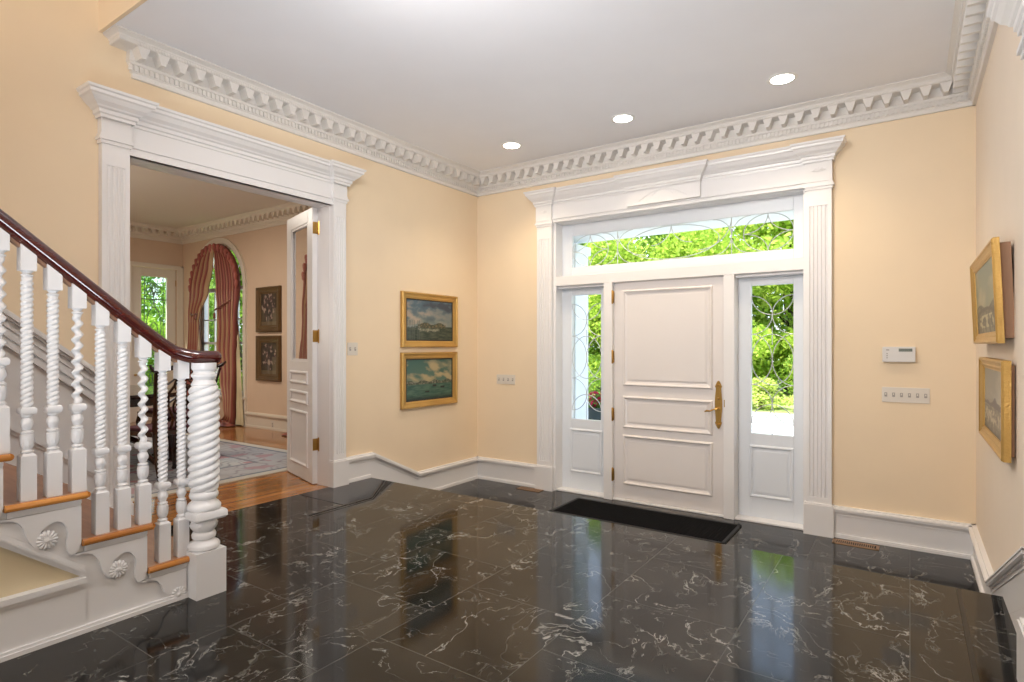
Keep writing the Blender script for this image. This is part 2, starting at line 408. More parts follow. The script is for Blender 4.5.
# ------------------------------------------------------------------ baseboards
def baseboard(name,path,x0,dirn,axis,m,bottom=None):
    """path [(s,ztop)] ; bottom [(s,zbot)] ; board lies on plane coordinate x0 and projects by dirn"""
    fn=(lambda p,z,t:(t,p,z)) if axis=='y' else (lambda p,z,t:(p,t,z))
    mb=MB()
    mb.band(path,-.225,-.04,x0,x0+dirn*.018,fn)
    mb.band(path,-.052,-.0,x0,x0+dirn*.028,fn)
    mb.band(path,-.040,-.012,x0,x0+dirn*.046,fn)
    mb.band(path,-.026,-.018,x0,x0+dirn*.050,fn)
    mb.band(path,-.075,-.066,x0,x0+dirn*.024,fn)
    if bottom:
        for b in bottom:
            mb.band(b,0,.03,x0,x0+dirn*.030,fn); mb.band(b,.0,.02,x0,x0+dirn*.034,fn)
    return mb
b=baseboard('x',[(3.365,.54),(3.70,.54),(4.30,.25),(YF,.25)],XL,1,'y',TRIM,[[(3.365,ZU),(YS,ZU)],[(YS+.3,0),(YF,0)]])
b.prism([(3.69,.31),(3.69,.5),(4.30,.21),(4.30,.0),(YS,0),(YS,.31)],XL,XL+.0175,lambda p,q,t:(t,p,q))
b.build('baseboard_left',TRIM,kind=S)
b=baseboard('x',[(2.87,.79),(4.10,.25),(YF,.25)],XR,-1,'y',TRIM,[[(YS+.3,0),(YF,0)]])
b.prism([(2.87,.31),(2.87,.75),(4.10,.21),(4.10,.0),(YS,0),(YS,.31)],XR,XR-.0175,lambda p,q,t:(t,p,q))
b.build('baseboard_right',TRIM,kind=S)
b=baseboard('x',[(XL,.25),(-3.31,.25)],YF,-1,'x',TRIM,[[(XL,0),(-3.31,0)]]); b.build('baseboard_front',TRIM,kind=S)
b=baseboard('x',[(-.505,.25),(XR,.25)],YF,-1,'x',TRIM,[[(-.505,0),(XR,0)]]); b.build('baseboard_front_right',TRIM,kind=S)
b=baseboard('x',[(-8.26,.535),(-6.86,.535)],YD,-1,'x',DTRIM,[[(-8.26,ZU),(-6.86,ZU)]])
b.box(XD,-9.85,YD-.02,YD,ZU,.53); b.box(-5.24,XL-T,YD-.02,YD,ZU,.53)
b.build('baseboard_dining',DTRIM,kind=S)

# ------------------------------------------------------------------ fluted pilasters & entablatures
def fluted(width,depth,nf,mar,fr):
    """plan outline of a fluted shaft: along 0..width, out 0..depth"""
    pts=[(0,0),(0,depth)]
    pitch=(width-2*mar)/nf
    for i in range(nf):
        c=mar+pitch*(i+.5)
        for k in range(7):
            a=PI-PI*k/6
            pts.append((c+fr*math.cos(a),depth-fr*1.0*math.sin(a)))
    pts+=[(width,depth),(width,0)]
    return pts
def pilaster(mb,s0,s1,z0,ztop,zblock,fn,nf=6,d=.05):
    """fn(s,out,z)->xyz"""
    w=s1-s0
    pl=fluted(w,d,nf,.022,(w-.044)/nf*.36)
    zf0=zblock+.05; zf1=ztop-.14
    mb.prism(pl,zf0,zf1,lambda p,q,t:fn(s0+p,q,t))
    def bx(a,b,o,z0_,z1_):
        mb.prism([(a,0),(a,o),(b,o),(b,0)],z0_,z1_,lambda p,q,t:fn(p,q,t))
    bx(s0,s1,d,zblock-.001,zf0); bx(s0,s1,d,zf1,ztop)
    bx(s0-.016,s1+.016,d+.018,z0,zblock-.012); bx(s0-.01,s1+.01,d+.012,zblock-.012,zblock)
    # capital mouldings
    bx(s0-.008,s1+.008,d+.008,ztop-.01,ztop+.012); bx(s0-.018,s1+.018,d+.018,ztop+.012,ztop+.03); bx(s0-.01,s1+.01,d+.010,ztop+.03,ztop+.05)
CPR=lambda k,h:[(0,0),(.008,0),(.010,.018*h/.15),(.020,.024*h/.15),(.022,.045*h/.15),(.034,.052*h/.15),(.040,.062*h/.15),(.062,.080*h/.15),(.080,.105*h/.15),(.092,.112*h/.15),(.094,.130*h/.15),(.104,.136*h/.15),(.108,h),(0,h)]
CPR2=CPR
# entrance surround --------------------------------------------------
mb=MB()
F=lambda s,o,z:(s,YF-o,z)
pilaster(mb,-3.285,-3.105,0,2.80,.258,F,5); pilaster(mb,-.70,-.515,0,2.80,.258,F,5)
# frieze, stepped
mb.box(-3.10,-.705,YF-.035,YF,2.83,3.05)
mb.box(-3.29,-3.10,YF-.065,YF,2.85,3.05); mb.box(-.705,-.51,YF-.065,YF,2.85,3.05)
mb.box(-2.25,-1.55,YF-.075,YF,2.868,3.05)
mb.box(-3.10,-.705,YF-.045,YF+.02,2.822,2.845); mb.box(-3.10,-.705,YF-.05,YF,2.856,2.866)
path=[(-3.295,YF),(-3.295,YF-.07),(-3.095,YF-.07),(-3.095,YF-.035),(-2.25,YF-.035),(-2.25,YF-.085),(-1.55,YF-.085),(-1.55,YF-.035),(-.71,YF-.035),(-.71,YF-.07),(-.505,YF-.07),(-.505,YF)]
mb.sweep(path,[(o*.86,z) for o,z in CPR(1,.15)],3.008,-1)
mb.build('trim_1',TRIM,kind=S)
# applied festoon and leaf ornaments
mb=MB()
pts=[]
for i in range(25):
    t=i/24; x=-2.13+.46*t; z=2.90+.09*math.sin(PI*t)**1.0*(1 if True else 0)
    pts.append((x,YF-.078,z))
mb.tube(pts,.0035,6)
mb.tube([(-2.0+.2*i/10,YF-.078,2.935+.05*math.sin(PI*i/10)) for i in range(11)],.003,6)
for sx in(-3.195,-.607):
    for k in range(5):
        a=PI*.1+k*PI*.2
        mb.tube([(sx,YF-.068,2.93),(sx+.03*math.cos(a),YF-.070,2.93+.025*math.sin(a)),(sx+.055*math.cos(a),YF-.068,2.93+.03*math.sin(a))],[.004,.005,.002],6)
mb.build('trim_12',TRIM,kind=S)
# side opening surround (left wall)
mb=MB()
F=lambda s,o,z:(XL+o,s,z)
pilaster(mb,1.50,1.655,ZU,2.785,.54,F,4); pilaster(mb,3.232,3.365,ZU,2.785,.54,F,4)
mb.prism([(1.655,2.74),(3.238,2.74),(3.238,2.95),(1.655,2.95)],XL,XL+.035,lambda p,q,t:(t,p,q))
mb.prism([(1.655,2.74),(3.238,2.74),(3.238,2.758),(1.655,2.758)],XL,XL+.045,lambda p,q,t:(t,p,q))
mb.prism([(1.655,2.79),(3.238,2.79),(3.238,2.815),(1.655,2.815)],XL,XL+.048,lambda p,q,t:(t,p,q))
for a,b_ in((1.495,1.66),(3.227,3.37)): mb.prism([(a,2.83),(b_,2.83),(b_,2.95),(a,2.95)],XL,XL+.058,lambda p,q,t:(t,p,q))
path=[(XL,1.49),(XL+.075,1.49),(XL+.075,1.665),(XL+.035,1.665),(XL+.035,3.222),(XL+.075,3.222),(XL+.075,3.375),(XL,3.375)]
mb.sweep(path,CPR(1,.15),2.925,-1)
# lining of the opening
mb.box(XL-T-.02,XL+.001,1.63,1.658,ZU,2.745); mb.box(XL-T-.02,XL+.001,3.228,3.258,ZU,2.745); mb.box(XL-T-.02,XL+.001,1.63,3.258,2.741,2.76)
mb.build('trim_2',TRIM,kind=S)
# right opening surround
mb=MB()
F=lambda s,o,z:(XR-o,s,z)
pilaster(mb,2.64,2.78,ZU,2.58,.54,F,4); pilaster(mb,1.14,1.30,ZU,2.58,.54,F,4)
mb.prism([(1.30,2.53),(2.69,2.53),(2.69,2.76),(1.30,2.76)],XR,XR-.035,lambda p,q,t:(t,p,q))
path=[(XR,1.13),(XR-.05,1.13),(XR-.05,1.31),(XR-.035,1.31),(XR-.035,2.68),(XR-.05,2.68),(XR-.05,2.86),(XR,2.86)]
mb.prism([(2.685,2.60),(2.80,2.60),(2.855,2.76),(2.685,2.76)],XR,XR-.05,lambda p,q,t:(t,p,q))
mb.sweep(path,[(o*.85,z) for o,z in CPR(1,.15)],2.69,1)
mb.box(XR,XR+T,2.67,2.70,ZU,2.535); mb.box(XR,XR+T,1.29,1.32,ZU,2.535); mb.box(XR,XR+T,1.3,2.70,2.51,2.54)
mb.build('trim_13',TRIM,kind=S)

# ------------------------------------------------------------------ entrance: frame, sidelights, transom, door
mb=MB()
y0,y1=YF-.012,YF+.20
mb.box(-3.105,-3.075,y0,y1,0,2.83); mb.box(-.725,-.69,y0,y1,0,2.83)
mb.box(-3.08,-.72,y0,y1,2.155,2.255)
mb.box(-2.525,-2.432,y0,y1,0.0,2.157); mb.box(-1.362,-1.27,y0,y1,0,2.157)
mb.box(-3.08,-.72,y0+.02,y1,0,.018); mb.box(-3.08,-.72,YF,y1,2.815,2.85)
mb.box(-3.08,-2.525,YF+.03,y1,2.13,2.156); mb.box(-1.27,-.72,YF+.03,y1,2.13,2.156)
mb.build('trim_14',TRIM,kind=S,bevel=.004)
def panel_mould(mb,x0,x1,z0,z1,y,w=.035,h=.018):
    # raised bolection ring and slightly raised field
    for (a,b,c,d) in((x0,x1,z1-w,z1),(x0,x1,z0,z0+w),(x0,x0+w,z0+w,z1-w),(x1-w,x1,z0+w,z1-w)):
        pass
    ring=[(x0,z0),(x1,z0),(x1,z1),(x0,z1)]
    prof=[(0,0),(.004,h*.6),(.012,h),(.020,h*.85),(.026,h*.35),(w,0.001)]
    n=len(prof);vs=[];fs=[]
    for i,(sx,sz) in enumerate(((1,1),(-1,1),(-1,-1),(1,-1))):
        cx,cz=ring[i]
        for o,d in prof: vs.append((cx+sx*o,y-d,cz+sz*o))
    for i in range(4):
        j=(i+1)%4
        for k in range(n-1): fs.append((i*n+k,j*n+k,j*n+k+1,i*n+k+1))
    mb.add(vs,fs)
def sash(idx,x0,x1,z0,z1,gx0,gx1,gz0,gz1,y,label,lead,panel=None):
    t=thing('window_%d'%idx,kind=S,loc=((x0+x1)/2,y,z0))
    ox,oy,oz=t.location
    mb=MB()
    for a,b,c,d in((x0,gx0,z0,z1),(gx1,x1,z0,z1),(gx0,gx1,z0,gz0),(gx0,gx1,gz1,z1)): mb.box(a-ox,b-ox,y-oy,y+.045-oy,c-oz,d-oz)
    m2=MB(); 
    if panel: 
        a,b,c,d=panel; panel_mould(mb,a-ox,b-ox,c-oz,d-oz,y-oy,.03,.014)
        mb.box(a+.05-ox,b-.05-ox,y-.006-oy,y-oy,c+.05-oz,d-.05-oz)
    # glazing stop
    mb.build('window_frame',SASH,t,bevel=.003)
    MB().box(gx0-ox,gx1-ox,y+.02-oy,y+.026-oy,gz0-oz,gz1-oz).build('glass_pane',GLASS,t)
    m3=MB()
    for pl in lead:
        m3.tube([(px-ox,y+.016-oy,pz-oz) for px,pz in pl],.0042,6)
    m3.build('leading',CAME,t,smooth=True)
    return t
def arc(cx,cz,rx,rz,a0,a1,n=16): return [(cx+rx*math.cos(math.radians(a0+(a1-a0)*i/n)),cz+rz*math.sin(math.radians(a0+(a1-a0)*i/n))) for i in range(n+1)]
def sidelead(gx0,gx1,gz0,gz1):
    cx=(gx0+gx1)/2; hw=(gx1-gx0)/2; H=gz1-gz0
    L_=[]
    # two intertwined ogee chains built of arcs
    k=H/6.0
    for j in range(3):
        zc=gz0+k*(1+2*j)
        zc2=gz0+2*k*(j+.5)
    L_.append(arc(cx,gz0+H*.5,hw,H*.17,0,360,32))
    for s,zc in((1,gz0+H*.80),(1,gz0+H*.20)):
        L_.append(arc(cx-hw,zc,hw,H*.13,-90,90)); L_.append(arc(cx+hw,zc,hw,H*.13,90,270))
    L_.append(arc(cx-hw,gz0+H*.5,hw,H*.17,-90,90)); L_.append(arc(cx+hw,gz0+H*.5,hw,H*.17,90,270))
    L_.append(arc(cx,gz0+H*.93,hw,H*.13,180,360)); L_.append(arc(cx,gz0+H*.07,hw,H*.13,0,180))
    L_.append([(cx,gz0),(cx,gz0+H*.14)]); L_.append([(cx,gz0+H*.6),(cx,gz0+H*.72)])
    return L_
GY=YF+.13
sash(1,-3.08,-2.525,.018,2.14,-2.963,-2.622,.755,2.061,GY,'',sidelead(-2.963,-2.622,.755,2.061),(-2.985,-2.60,.19,.655))
sash(2,-1.27,-.72,.018,2.14,-1.160,-.819,.755,2.061,GY,'',sidelead(-1.160,-.819,.755,2.061),(-1.175,-.815,.19,.655))
def translead(x0,x1,z0,z1):
    cx=(x0+x1)/2;h=z1-z0;Lq=[];zc=(z0+z1)/2;W=x1-x0
    for s in(-1,1):
        c=cx+s*(W/2-h*.62)
        Lq.append(arc(c,zc,h*.62,h*.5,0,360,32)); 
        Lq.append(arc(c-h*.62,z1,h*.62,h*.5,-90,0)); Lq.append(arc(c+h*.62,z1,h*.62,h*.5,180,270))
        Lq.append(arc(c-h*.62,z0,h*.62,h*.5,0,90)); Lq.append(arc(c+h*.62,z0,h*.62,h*.5,90,180))
        e=cx+s*W*.26
        Lq.append([(e,z0),(e,z1)]); Lq.append(arc(e+h*.5,zc,h*.5,h*.5,90,270)); Lq.append(arc(e-h*.5,zc,h*.5,h*.5,-90,90))
        Lq.append(arc(e-s*h*.9,z1,h*.9,h*.8,180 if s<0 else 270,270 if s<0 else 360))
    Lq.append(arc(cx,zc,h*1.35,h*.48,0,360,48))
    Lq.append(arc(cx-h*.6,z1,h*.6,h*.55,-90,0)); Lq.append(arc(cx+h*.6,z1,h*.6,h*.55,180,270))
    return Lq
sash(3,-3.08,-.72,2.252,2.82,-2.957,-.818,2.358,2.689,GY,'',translead(-2.957,-.818,2.358,2.689))
# door
d=thing('door_1',kind=S,loc=(-1.89,YF+.02,.02))
ox,oy,oz=d.location
mb=MB()
mb.box(-2.428-ox,-1.366-ox,.012,.062,0,2.135)
for z0,z1 in((1.135,2.075),(.72,1.035),(.165,.655)):
    panel_mould(mb,-2.335-ox,-1.465-ox,z0-oz,z1-oz,.012,.045,.022)
    mb.box(-2.275-ox,-1.525-ox,.004,.012,z0+.06-oz,z1-.06-oz)
mb.build('door_panel',DOORP,d,bevel=.002)
for z in(2.012,1.42,.85,.255):
    h=MB(); h.rev([(.0,-.07),(.006,-.066),(.0085,-.062),(.0085,.062),(.006,.066),(0,.07)],(-2.431-ox,-.028,z-oz),10)
    h.box(-2.445-ox,-2.417-ox,-.021,-.017,z-.058-oz,z+.058-oz)
    h.build('hinge',BRASS,d,smooth=True)
# ornate handle plate
pl=MB()
out=[]
Hh=.215
for i in range(33):
    t=-1+2*i/32; z=t*Hh
    w=.026+.006*math.cos(t*PI*1.0)
    if abs(t)>.72: w=.027*math.cos((abs(t)-.72)/.28*PI/2)**.7+.004*math.sin((abs(t)-.72)*40)**2
    out.append((w,z))
poly=[(w,z) for w,z in out]+[(-w,z) for w,z in out[::-1]]
pl.prism(poly,0,-.008,lambda p,q,t:(-1.414-ox+p,.010+t,1.0-oz+q))
poly=[(w*.6,z*.72) for w,z in out]+[(-w*.6,z*.72) for w,z in out[::-1]]
pl.prism(poly,0,-.012,lambda p,q,t:(-1.414-ox+p,.010+t,1.0-oz+q))
for s in(-1,1):
    pl.rev([(0,-.009),(.014,-.006),(.02,0),(.014,.006),(0,.009)],(-1.414-ox,-.002,1.0-oz+s*.175),12)
hp=pl.build('handle_plate',BRASS,d,smooth=True)
lv=MB()
lv.tube([(-1.414-ox,.0,.965-oz),(-1.414-ox,-.045,.965-oz)],[.012,.009],10)
lv.tube([(-1.414-ox,-.045,.965-oz),(-1.44-ox,-.05,.962-oz),(-1.475-ox,-.05,.945-oz),(-1.505-ox,-.048,.945-oz),(-1.522-ox,-.046,.936-oz)],[.009,.008,.007,.009,.006],10)
lv.build('lever',BRASS,d,smooth=True)
kn=MB(); kn.tube([(-1.414-ox,.0,1.055-oz),(-1.414-ox,-.02,1.055-oz)],[.012,.008],10); kn.build('thumbturn',BRASS,d,smooth=True)
kn=MB(); kn.box(-1.357-ox,-1.35-ox,-.034,-.03,.985-oz,1.05-oz); kn.build('strike_plate',BRASS,d)

# ------------------------------------------------------------------ stair
SX=-2.90; RISE=.2; RUN=.2565; YT=1.53; NST=11
st=thing('staircase','white painted staircase with honey oak treads and scrolled brackets on its side','staircase',(0,0,0))
def tz(i): return ZU+RISE*i
def tf(i): return YT-RUN*(i-1)        # front (nosing) of tread i
for i in range(1,NST+1):
    mb=MB(); f=tf(i)
    yb_=f-RUN-.028
    mb.box(XL+.002,SX+.012,yb_,f-.012,tz(i)-.028,tz(i))
    mb.build('tread',TREADW,st)
    nb=MB()
    # rounded nosing along the open side and the front
    nb.tube([(SX+.018,yb_,tz(i)-.014),(SX+.018,f-.012,tz(i)-.014)],.0145,10)
    nb.tube([(XL+.018,f-.012,tz(i)-.014),(SX+.018,f-.012,tz(i)-.014)],.0145,10)
    nb.build('tread_nosing',OAK,st,smooth=True)
    rb=MB(); rb.box(XL,SX,f-.045,f-.03,tz(i-1),tz(i)-.028); rb.build('riser',STAIRW,st)
    cv=MB(); cv.box(SX-.005,SX+.014,yb_+.01,f-.03,tz(i)-.045,tz(i)-.028); cv.box(SX-.005,SX+.008,yb_+.01,f-.03,tz(i)-.055,tz(i)-.045); cv.build('tread_moulding',STAIRW,st)
# outer stringer: stepped top, sloping soffit band
top=[];
for i in range(1,NST+1):
    top+=[(tf(i)-.03,tz(i-1)),(tf(i)-.03,tz(i)-.03)]
yend=tf(NST)-RUN
top.append((yend,tz(NST)-.03))
# lower edge: meets the base at y=1.0 and climbs with the stair
slope=RISE/RUN
lowz=lambda y: .555+(1.004-y)*slope*.985
outline=[(1.50,ZU)]+top[1:]+[(yend,lowz(yend)),(1.004,.555),(1.004,ZU)]
mb=MB(); mb.prism(outline,SX-.03,SX-.004,lambda p,q,t:(t,p,q)); mb.build('outer_stringer',STAIRW,st)
# spandrel panel
mb=MB(); mb.prism([(1.004,.50),(1.004,.56),(yend,lowz(yend)+.01),(yend,.50)],SX-.03,SX-.012,lambda p,q,t:(t-.012,p,q)); mb.build('spandrel_panel',SPAN,st)
# sloping moulding under the stringer
mb=MB(); fn=lambda p,z,t:(t,p,z)
mb.band([(1.004,.56),(yend,lowz(yend))],.0,.012,SX-.01,SX+.012,fn); mb.band([(1.004,.56),(yend,lowz(yend))],-.012,.03,SX-.01,SX+.004,fn); mb.band([(1.004,.56),(yend,lowz(yend))],-.022,-.004,SX-.012,SX+.0,fn)
mb.build('stringer_moulding',STAIRW,st)
# plinth beneath spandrel
mb=MB(); mb.box(SX-.03,SX+.002,yend,1.004,ZU,.505)
mb.box(SX-.03,SX+.010,yend,1.004,.505,.525); mb.box(SX-.03,SX+.018,yend,1.004,.522,.545)
mb.box(SX-.03,SX+.012,yend,1.43,ZU,ZU+.03); mb.box(SX-.03,SX+.018,yend,1.43,ZU,ZU+.018)
mb.build('plinth',STAIRW,st)
# scrolled brackets with a rosette under each tread
wave=[(.885,.805),(.906,.806),(.926,.795),(.940,.772),(.944,.745),(.938,.712),(.939,.680),(.950,.655),(.968,.647),(.990,.649),(1.014,.647),(1.036,.634),(1.052,.610),(1.062,.575),(1.072,.545),(1.088,.520),(1.108,.500),(1.128,.497)]
# (y,z) measured at tread 3; shift per tread
for i in range(1,NST+1):
    dy=RUN*(2-i)+0.0; dz=-RISE*(2-i)
    w=[(y+dy-.003,z+dz-.002) for y,z in wave]
    # plate of tread i spans from its front riser back one run
    fy=tf(i)-.03
    pts=[p for p in w if p[0]<=fy and p[0]>=fy-RUN-.02]
    yb2=fy-RUN-.02
    ztop=tz(i)-.056
    # fill above the wave between the back of this plate and its riser
    seg=[(yb2+.0,w[7][1] if False else None)]
    lower=[(y+RUN*(2-i)-.003,z-RISE*(2-i)-.002) for y,z in wave[0:]]
    poly=[(yb2+.016,ztop),(yb2+.016,min(ztop-.01,lower[8][1]))]
    poly=[(lower[8][0],ztop)]+lower[8:]+[(lower[-1][0]+.012,lower[-1][1]+.012),(lower[-1][0]+.018,lower[-1][1]+.035)]
    # the curl round the rosette
    rc=(1.125+dy,.539+dz)
    top_arc=[(rc[0]+.052*math.cos(math.radians(a)),rc[1]+.055*math.sin(math.radians(a))) for a in (215,200)]
    up=[(1.141+dy,.605+dz),(1.160+dy,.607+dz),(1.178+dy,.596+dz),(1.193+dy,.574+dz),(1.198+dy,.545+dz),(1.192+dy,.512+dz),(1.193+dy,.480+dz),(1.204+dy,.455+dz),(1.215+dy,.449+dz)]
    poly=[(.950+dy,ztop),(.950+dy,.655+dz),(.968+dy,.647+dz)]+lower[9:16]+[(1.098+dy,.512+dz),(1.098+dy,.55+dz),(1.108+dy,.585+dz)]+up+[(1.236+dy,.47+dz),(fy,.50+dz),(fy,ztop)]
    poly=[p for k,p in enumerate(poly) if p[0]<=fy+.0005]
    if poly[-1]!=(fy,ztop): poly.append((fy,ztop))
    if i==1:
        poly=[(max(p[0],.95+dy),max(p[1],ZU+.035)) for p in poly]
        poly=[(min(p[0],1.42),p[1]) for p in poly]
        q=[]
        for p in poly:
            if not q or (abs(q[-1][0]-p[0])+abs(q[-1][1]-p[1]))>1e-4: q.append(p)
        poly=q
    if i==1: poly=[(.95+dy,ztop),(.95+dy,.655+dz)]+[p for p in lower[8:15] if p[1]>ZU+.036]+[(1.345,ZU+.036),(1.42,ZU+.036),(1.42,ztop)]
    mb=MB(); mb.prism(poly,SX-.005,SX+.012,lambda p,q,t:(t,p,q)); br=mb.build('bracket',STAIRW,st,bevel=.0015)
    rs=MB()
    def rr(r,z,th): return (r*(1+.10*math.cos(14*th)) if r>.012 else r,0,0)
    prof=[(.0005,.016),(.006,.0155),(.010,.012),(.013,.012),(.022,.014),(.032,.012),(.037,.004),(.037,0)]
    n=56; vs=[];fs=[]
    for r_,h_ in prof:
        for k in range(n):
            th=2*PI*k/n; q=r_*(1+.09*(abs(math.cos(7*th))-.5)*2) if r_>.012 else r_
            hh=h_*(.65+.35*abs(math.cos(7*th))) if r_>.012 else h_
            vs.append((SX+.004+hh,rc[0]+q*math.cos(th),rc[1]+q*math.sin(th)))
    m_=len(prof)
    fs=[(a*n+k,a*n+(k+1)%n,(a+1)*n+(k+1)%n,(a+1)*n+k) for a in range(m_-1) for k in range(n)]+[tuple(range(n))]
    if i>=1: rs.add(vs,fs).build('rosette',STAIRW,br,smooth=True,angle=60)
# wall side wainscot up the stair
wt=lambda y:1.37+.80*(1.5-y)
mb=MB()
mb.prism([(1.503,ZU),(1.503,wt(1.503)-.2),(-1.5,wt(-1.5)-.2),(-1.5,ZU)],XL,XL+.014,lambda p,q,t:(t,p,q))
pth=[(1.503,wt(1.503)),(-1.5,wt(-1.5))]
for a,b_,o in((-.205,0,.02),(-.05,-.0,.045),(-.035,-.012,.06),(-.095,-.075,.03),(-.15,-.12,.034),(-.205,-.175,.042)): mb.band(pth,a,b_,XL,XL+o,fn)
lw=lambda y:.80+.80*(1.4-y)
pth=[(1.503,lw(1.503)),(-1.5,lw(-1.5))]
for a,b_,o in((-.02,.03,.03),(.0,.02,.04),(-.6,-.02,.02)):
    mb.band(pth,a,b_,XL,XL+o,fn)
mb.build('wall_stringer',STAIRW,st)
# upper landing
MB().box(XL,SX,YB,yend,tz(NST)-.2,tz(NST)).build('floor_landing',TREADW,kind=S)

# railing -----------------------------------------------------------
rail=thing('stair_railing','white barley-twist baluster railing with a dark mahogany handrail and thick twisted newel','railing',(0,0,0))
RX=-2.925
def zb(y):
    pts=[(-2,1.99+.78*2.716),(.716,1.99),(1.243,1.553),(1.30,1.508),(1.36,1.468),(1.42,1.446),(1.48,1.438),(1.6,1.438)]
    for (a,za),(b_,zb_) in zip(pts[:-1],pts[1:]):
        if a<=y<=b_: return za+(zb_-za)*(y-a)/(b_-a)
    return pts[-1][1]
def handrail():
    ys=[-1.30,-.5,.3,.716,.95,1.15]+[1.2+.02*i for i in range(20)]
    ys=[y for y in ys if y<=1.562]+[1.575]
    prof=[(-.018,0),(.018,0),(.020,.012),(.032,.018),(.036,.030),(.034,.046),(.022,.058),(.010,.063),(-.010,.063),(-.022,.058),(-.034,.046),(-.036,.030),(-.032,.018),(-.020,.012)]
    vs=[];n=len(prof)
    for k,y in enumerate(ys):
        dz=(zb(y+.03)-zb(y-.03))/.06; nn=Vector((0,-dz,1)).normalized()
        x=RX
        if y>1.35: x=RX+(-2.888-RX)*min(1,(y-1.35)/.12)
        sc=1.0
        if k==len(ys)-1: sc=.8
        for a,b_ in prof: vs.append((x+a*sc*(1.1 if y>1.4 else 1),y+nn.y*b_,zb(y)+.003+(.031+(b_-.031)*sc)*nn.z))
    m_=len(ys)
    fs=[(a*n+k,a*n+(k+1)%n,(a+1)*n+(k+1)%n,(a+1)*n+k) for a in range(m_-1) for k in range(n)]+[tuple(range(n))[::-1],tuple((m_-1)*n+k for k in range(n))]
    return MB().add(vs,fs)
hr=handrail().build('handrail',MAHOG,rail,smooth=True,angle=50)
fl=MB()
vs=[]
yy=[-1.30,.716,1.15]+[1.2+.03*i for i in range(9)]
for y in yy:
    for a,b_ in((-.014,-.010),(.014,-.010),(.014,.006),(-.014,.006)): vs.append((RX+a,y,zb(y)+b_))
fl.add(vs,[(i*4+k,i*4+(k+1)%4,(i+1)*4+(k+1)%4,(i+1)*4+k) for i in range(len(yy)-1) for k in range(4)])
fl.build('rail_fillet',mat('brown_fillet',(.28,.16,.10),.5),rail)
def baluster_mesh(H,kind,Hside=.05,slopez=.8):
    mb=MB(); s=.0255
    mb.box(-s,s,-s,s,0,.178)
    mb.add([(-s,-s,.178),(s,-s,.178),(s,s,.178),(-s,s,.178),(-.013,-.013,.190),(.013,-.013,.190),(.013,.013,.190),(-.013,.013,.190)],[(0,1,5,4),(1,2,6,5),(2,3,7,6),(3,0,4,7),(4,5,6,7)])
    # fluted vase
    def vf(r,z,th): return (r*(1-.10*abs(math.sin(5*th))) if .205<z<.262 else r,0,0)
    mb.rev([(.010,.186),(.020,.190),(.022,.196),(.014,.203),(.018,.208),(.023,.222),(.0245,.245),(.023,.262),(.016,.266),(.021,.270),(.021,.276),(.012,.281)],n=20,rf=vf)
    def bf(r,z,th): return (r*(1-.13*abs(math.sin(1.5*th-z*110))) if .288<z<.328 else r,0,0)
    mb.rev([(.012,.280),(.016,.286),(.019,.292),(.023,.300),(.0245,.308),(.023,.318),(.018,.327),(.014,.331),(.020,.336),(.020,.342),(.016,.345)],n=20,rf=bf)
    c=.026
    mb.add([(a*c*q,b_*c*q,z) for z,q in((.343,.8),(.350,1),(.366,1),(.373,.8)) for a,b_ in((-1,-1),(1,-1),(1,1),(-1,1))],
       [(i*4+k,i*4+(k+1)%4,(i+1)*4+(k+1)%4,(i+1)*4+k) for i in range(3) for k in range(4)]+[(3,2,1,0),(12,13,14,15)])
    z0=.372; z1=H-.105
    prof=[];nseg=int((z1-z0)/.0030)
    for i in range(nseg+1):
        z=z0+(z1-z0)*i/nseg; prof.append((.0195,z))
    if kind=='rope':
        def rf(r,z,th):
            e=min(1,(z-z0)/.02,(z1-z)/.02); e=max(0,e)
            return (.0150+.0065*abs(math.cos((2*th-2*PI*z/.021)/2))**.8*(.4+.6*e),0,0)
        mb.rev(prof,n=20,rf=rf)
    else:
        def rf(r,z,th):
            e=max(0,min(1,(z-z0)/.03,(z1-z)/.03)); a=2*PI*z/.047
            return (.0150,.0065*e*math.cos(a),.0065*e*math.sin(a))
        mb.rev(prof,n=14,rf=rf)
    mb.rev([(.012,z1-.002),(.020,z1+.001),(.021,z1+.006),(.014,z1+.010),(.015,z1+.014),(.019,z1+.018),(.021,z1+.024)],n=20)
    zt=z1+.022
    # top block, cut to the slope of the rail
    vs=[(a*s,b_*s,zt) for a,b_ in((-1,-1),(1,-1),(1,1),(-1,1))]+[(a*s,b_*s,H+(-b_*s*slopez)) for a,b_ in((-1,-1),(1,-1),(1,1),(-1,1))]
    mb.add(vs,[(0,3,2,1),(4,5,6,7),(0,1,5,4),(1,2,6,5),(2,3,7,6),(3,0,4,7)])
    return mb
k=0; cache={}
bal=[]
y=1.412; kk=0
for idx in range(0,34):
    y=1.412-.0855*idx
    if idx<2: tr=1; pos=idx
    else: tr=2+(idx-2)//3; pos=(idx-2)%3
    if tr>NST: break
    kind='rope' if (idx<2 or pos>0) else 'wave'
    H=zb(y)-tz(tr)+.004
    sl=(zb(y-.02)-zb(y+.02))/.04
    key=(kind,round(H,2),round(sl,1))
    if key in cache and idx>=8:
        o=cache[key].copy(); COL.objects.link(o)
    else:
        o=baluster_mesh(H,kind,slopez=sl).build('baluster',STAIRW,rail,smooth=True,angle=40); cache[key]=o
    o.parent=rail; o.location=(RX,y,tz(tr))
    if kind=='wave': o['label']='open serpentine-twist baluster'
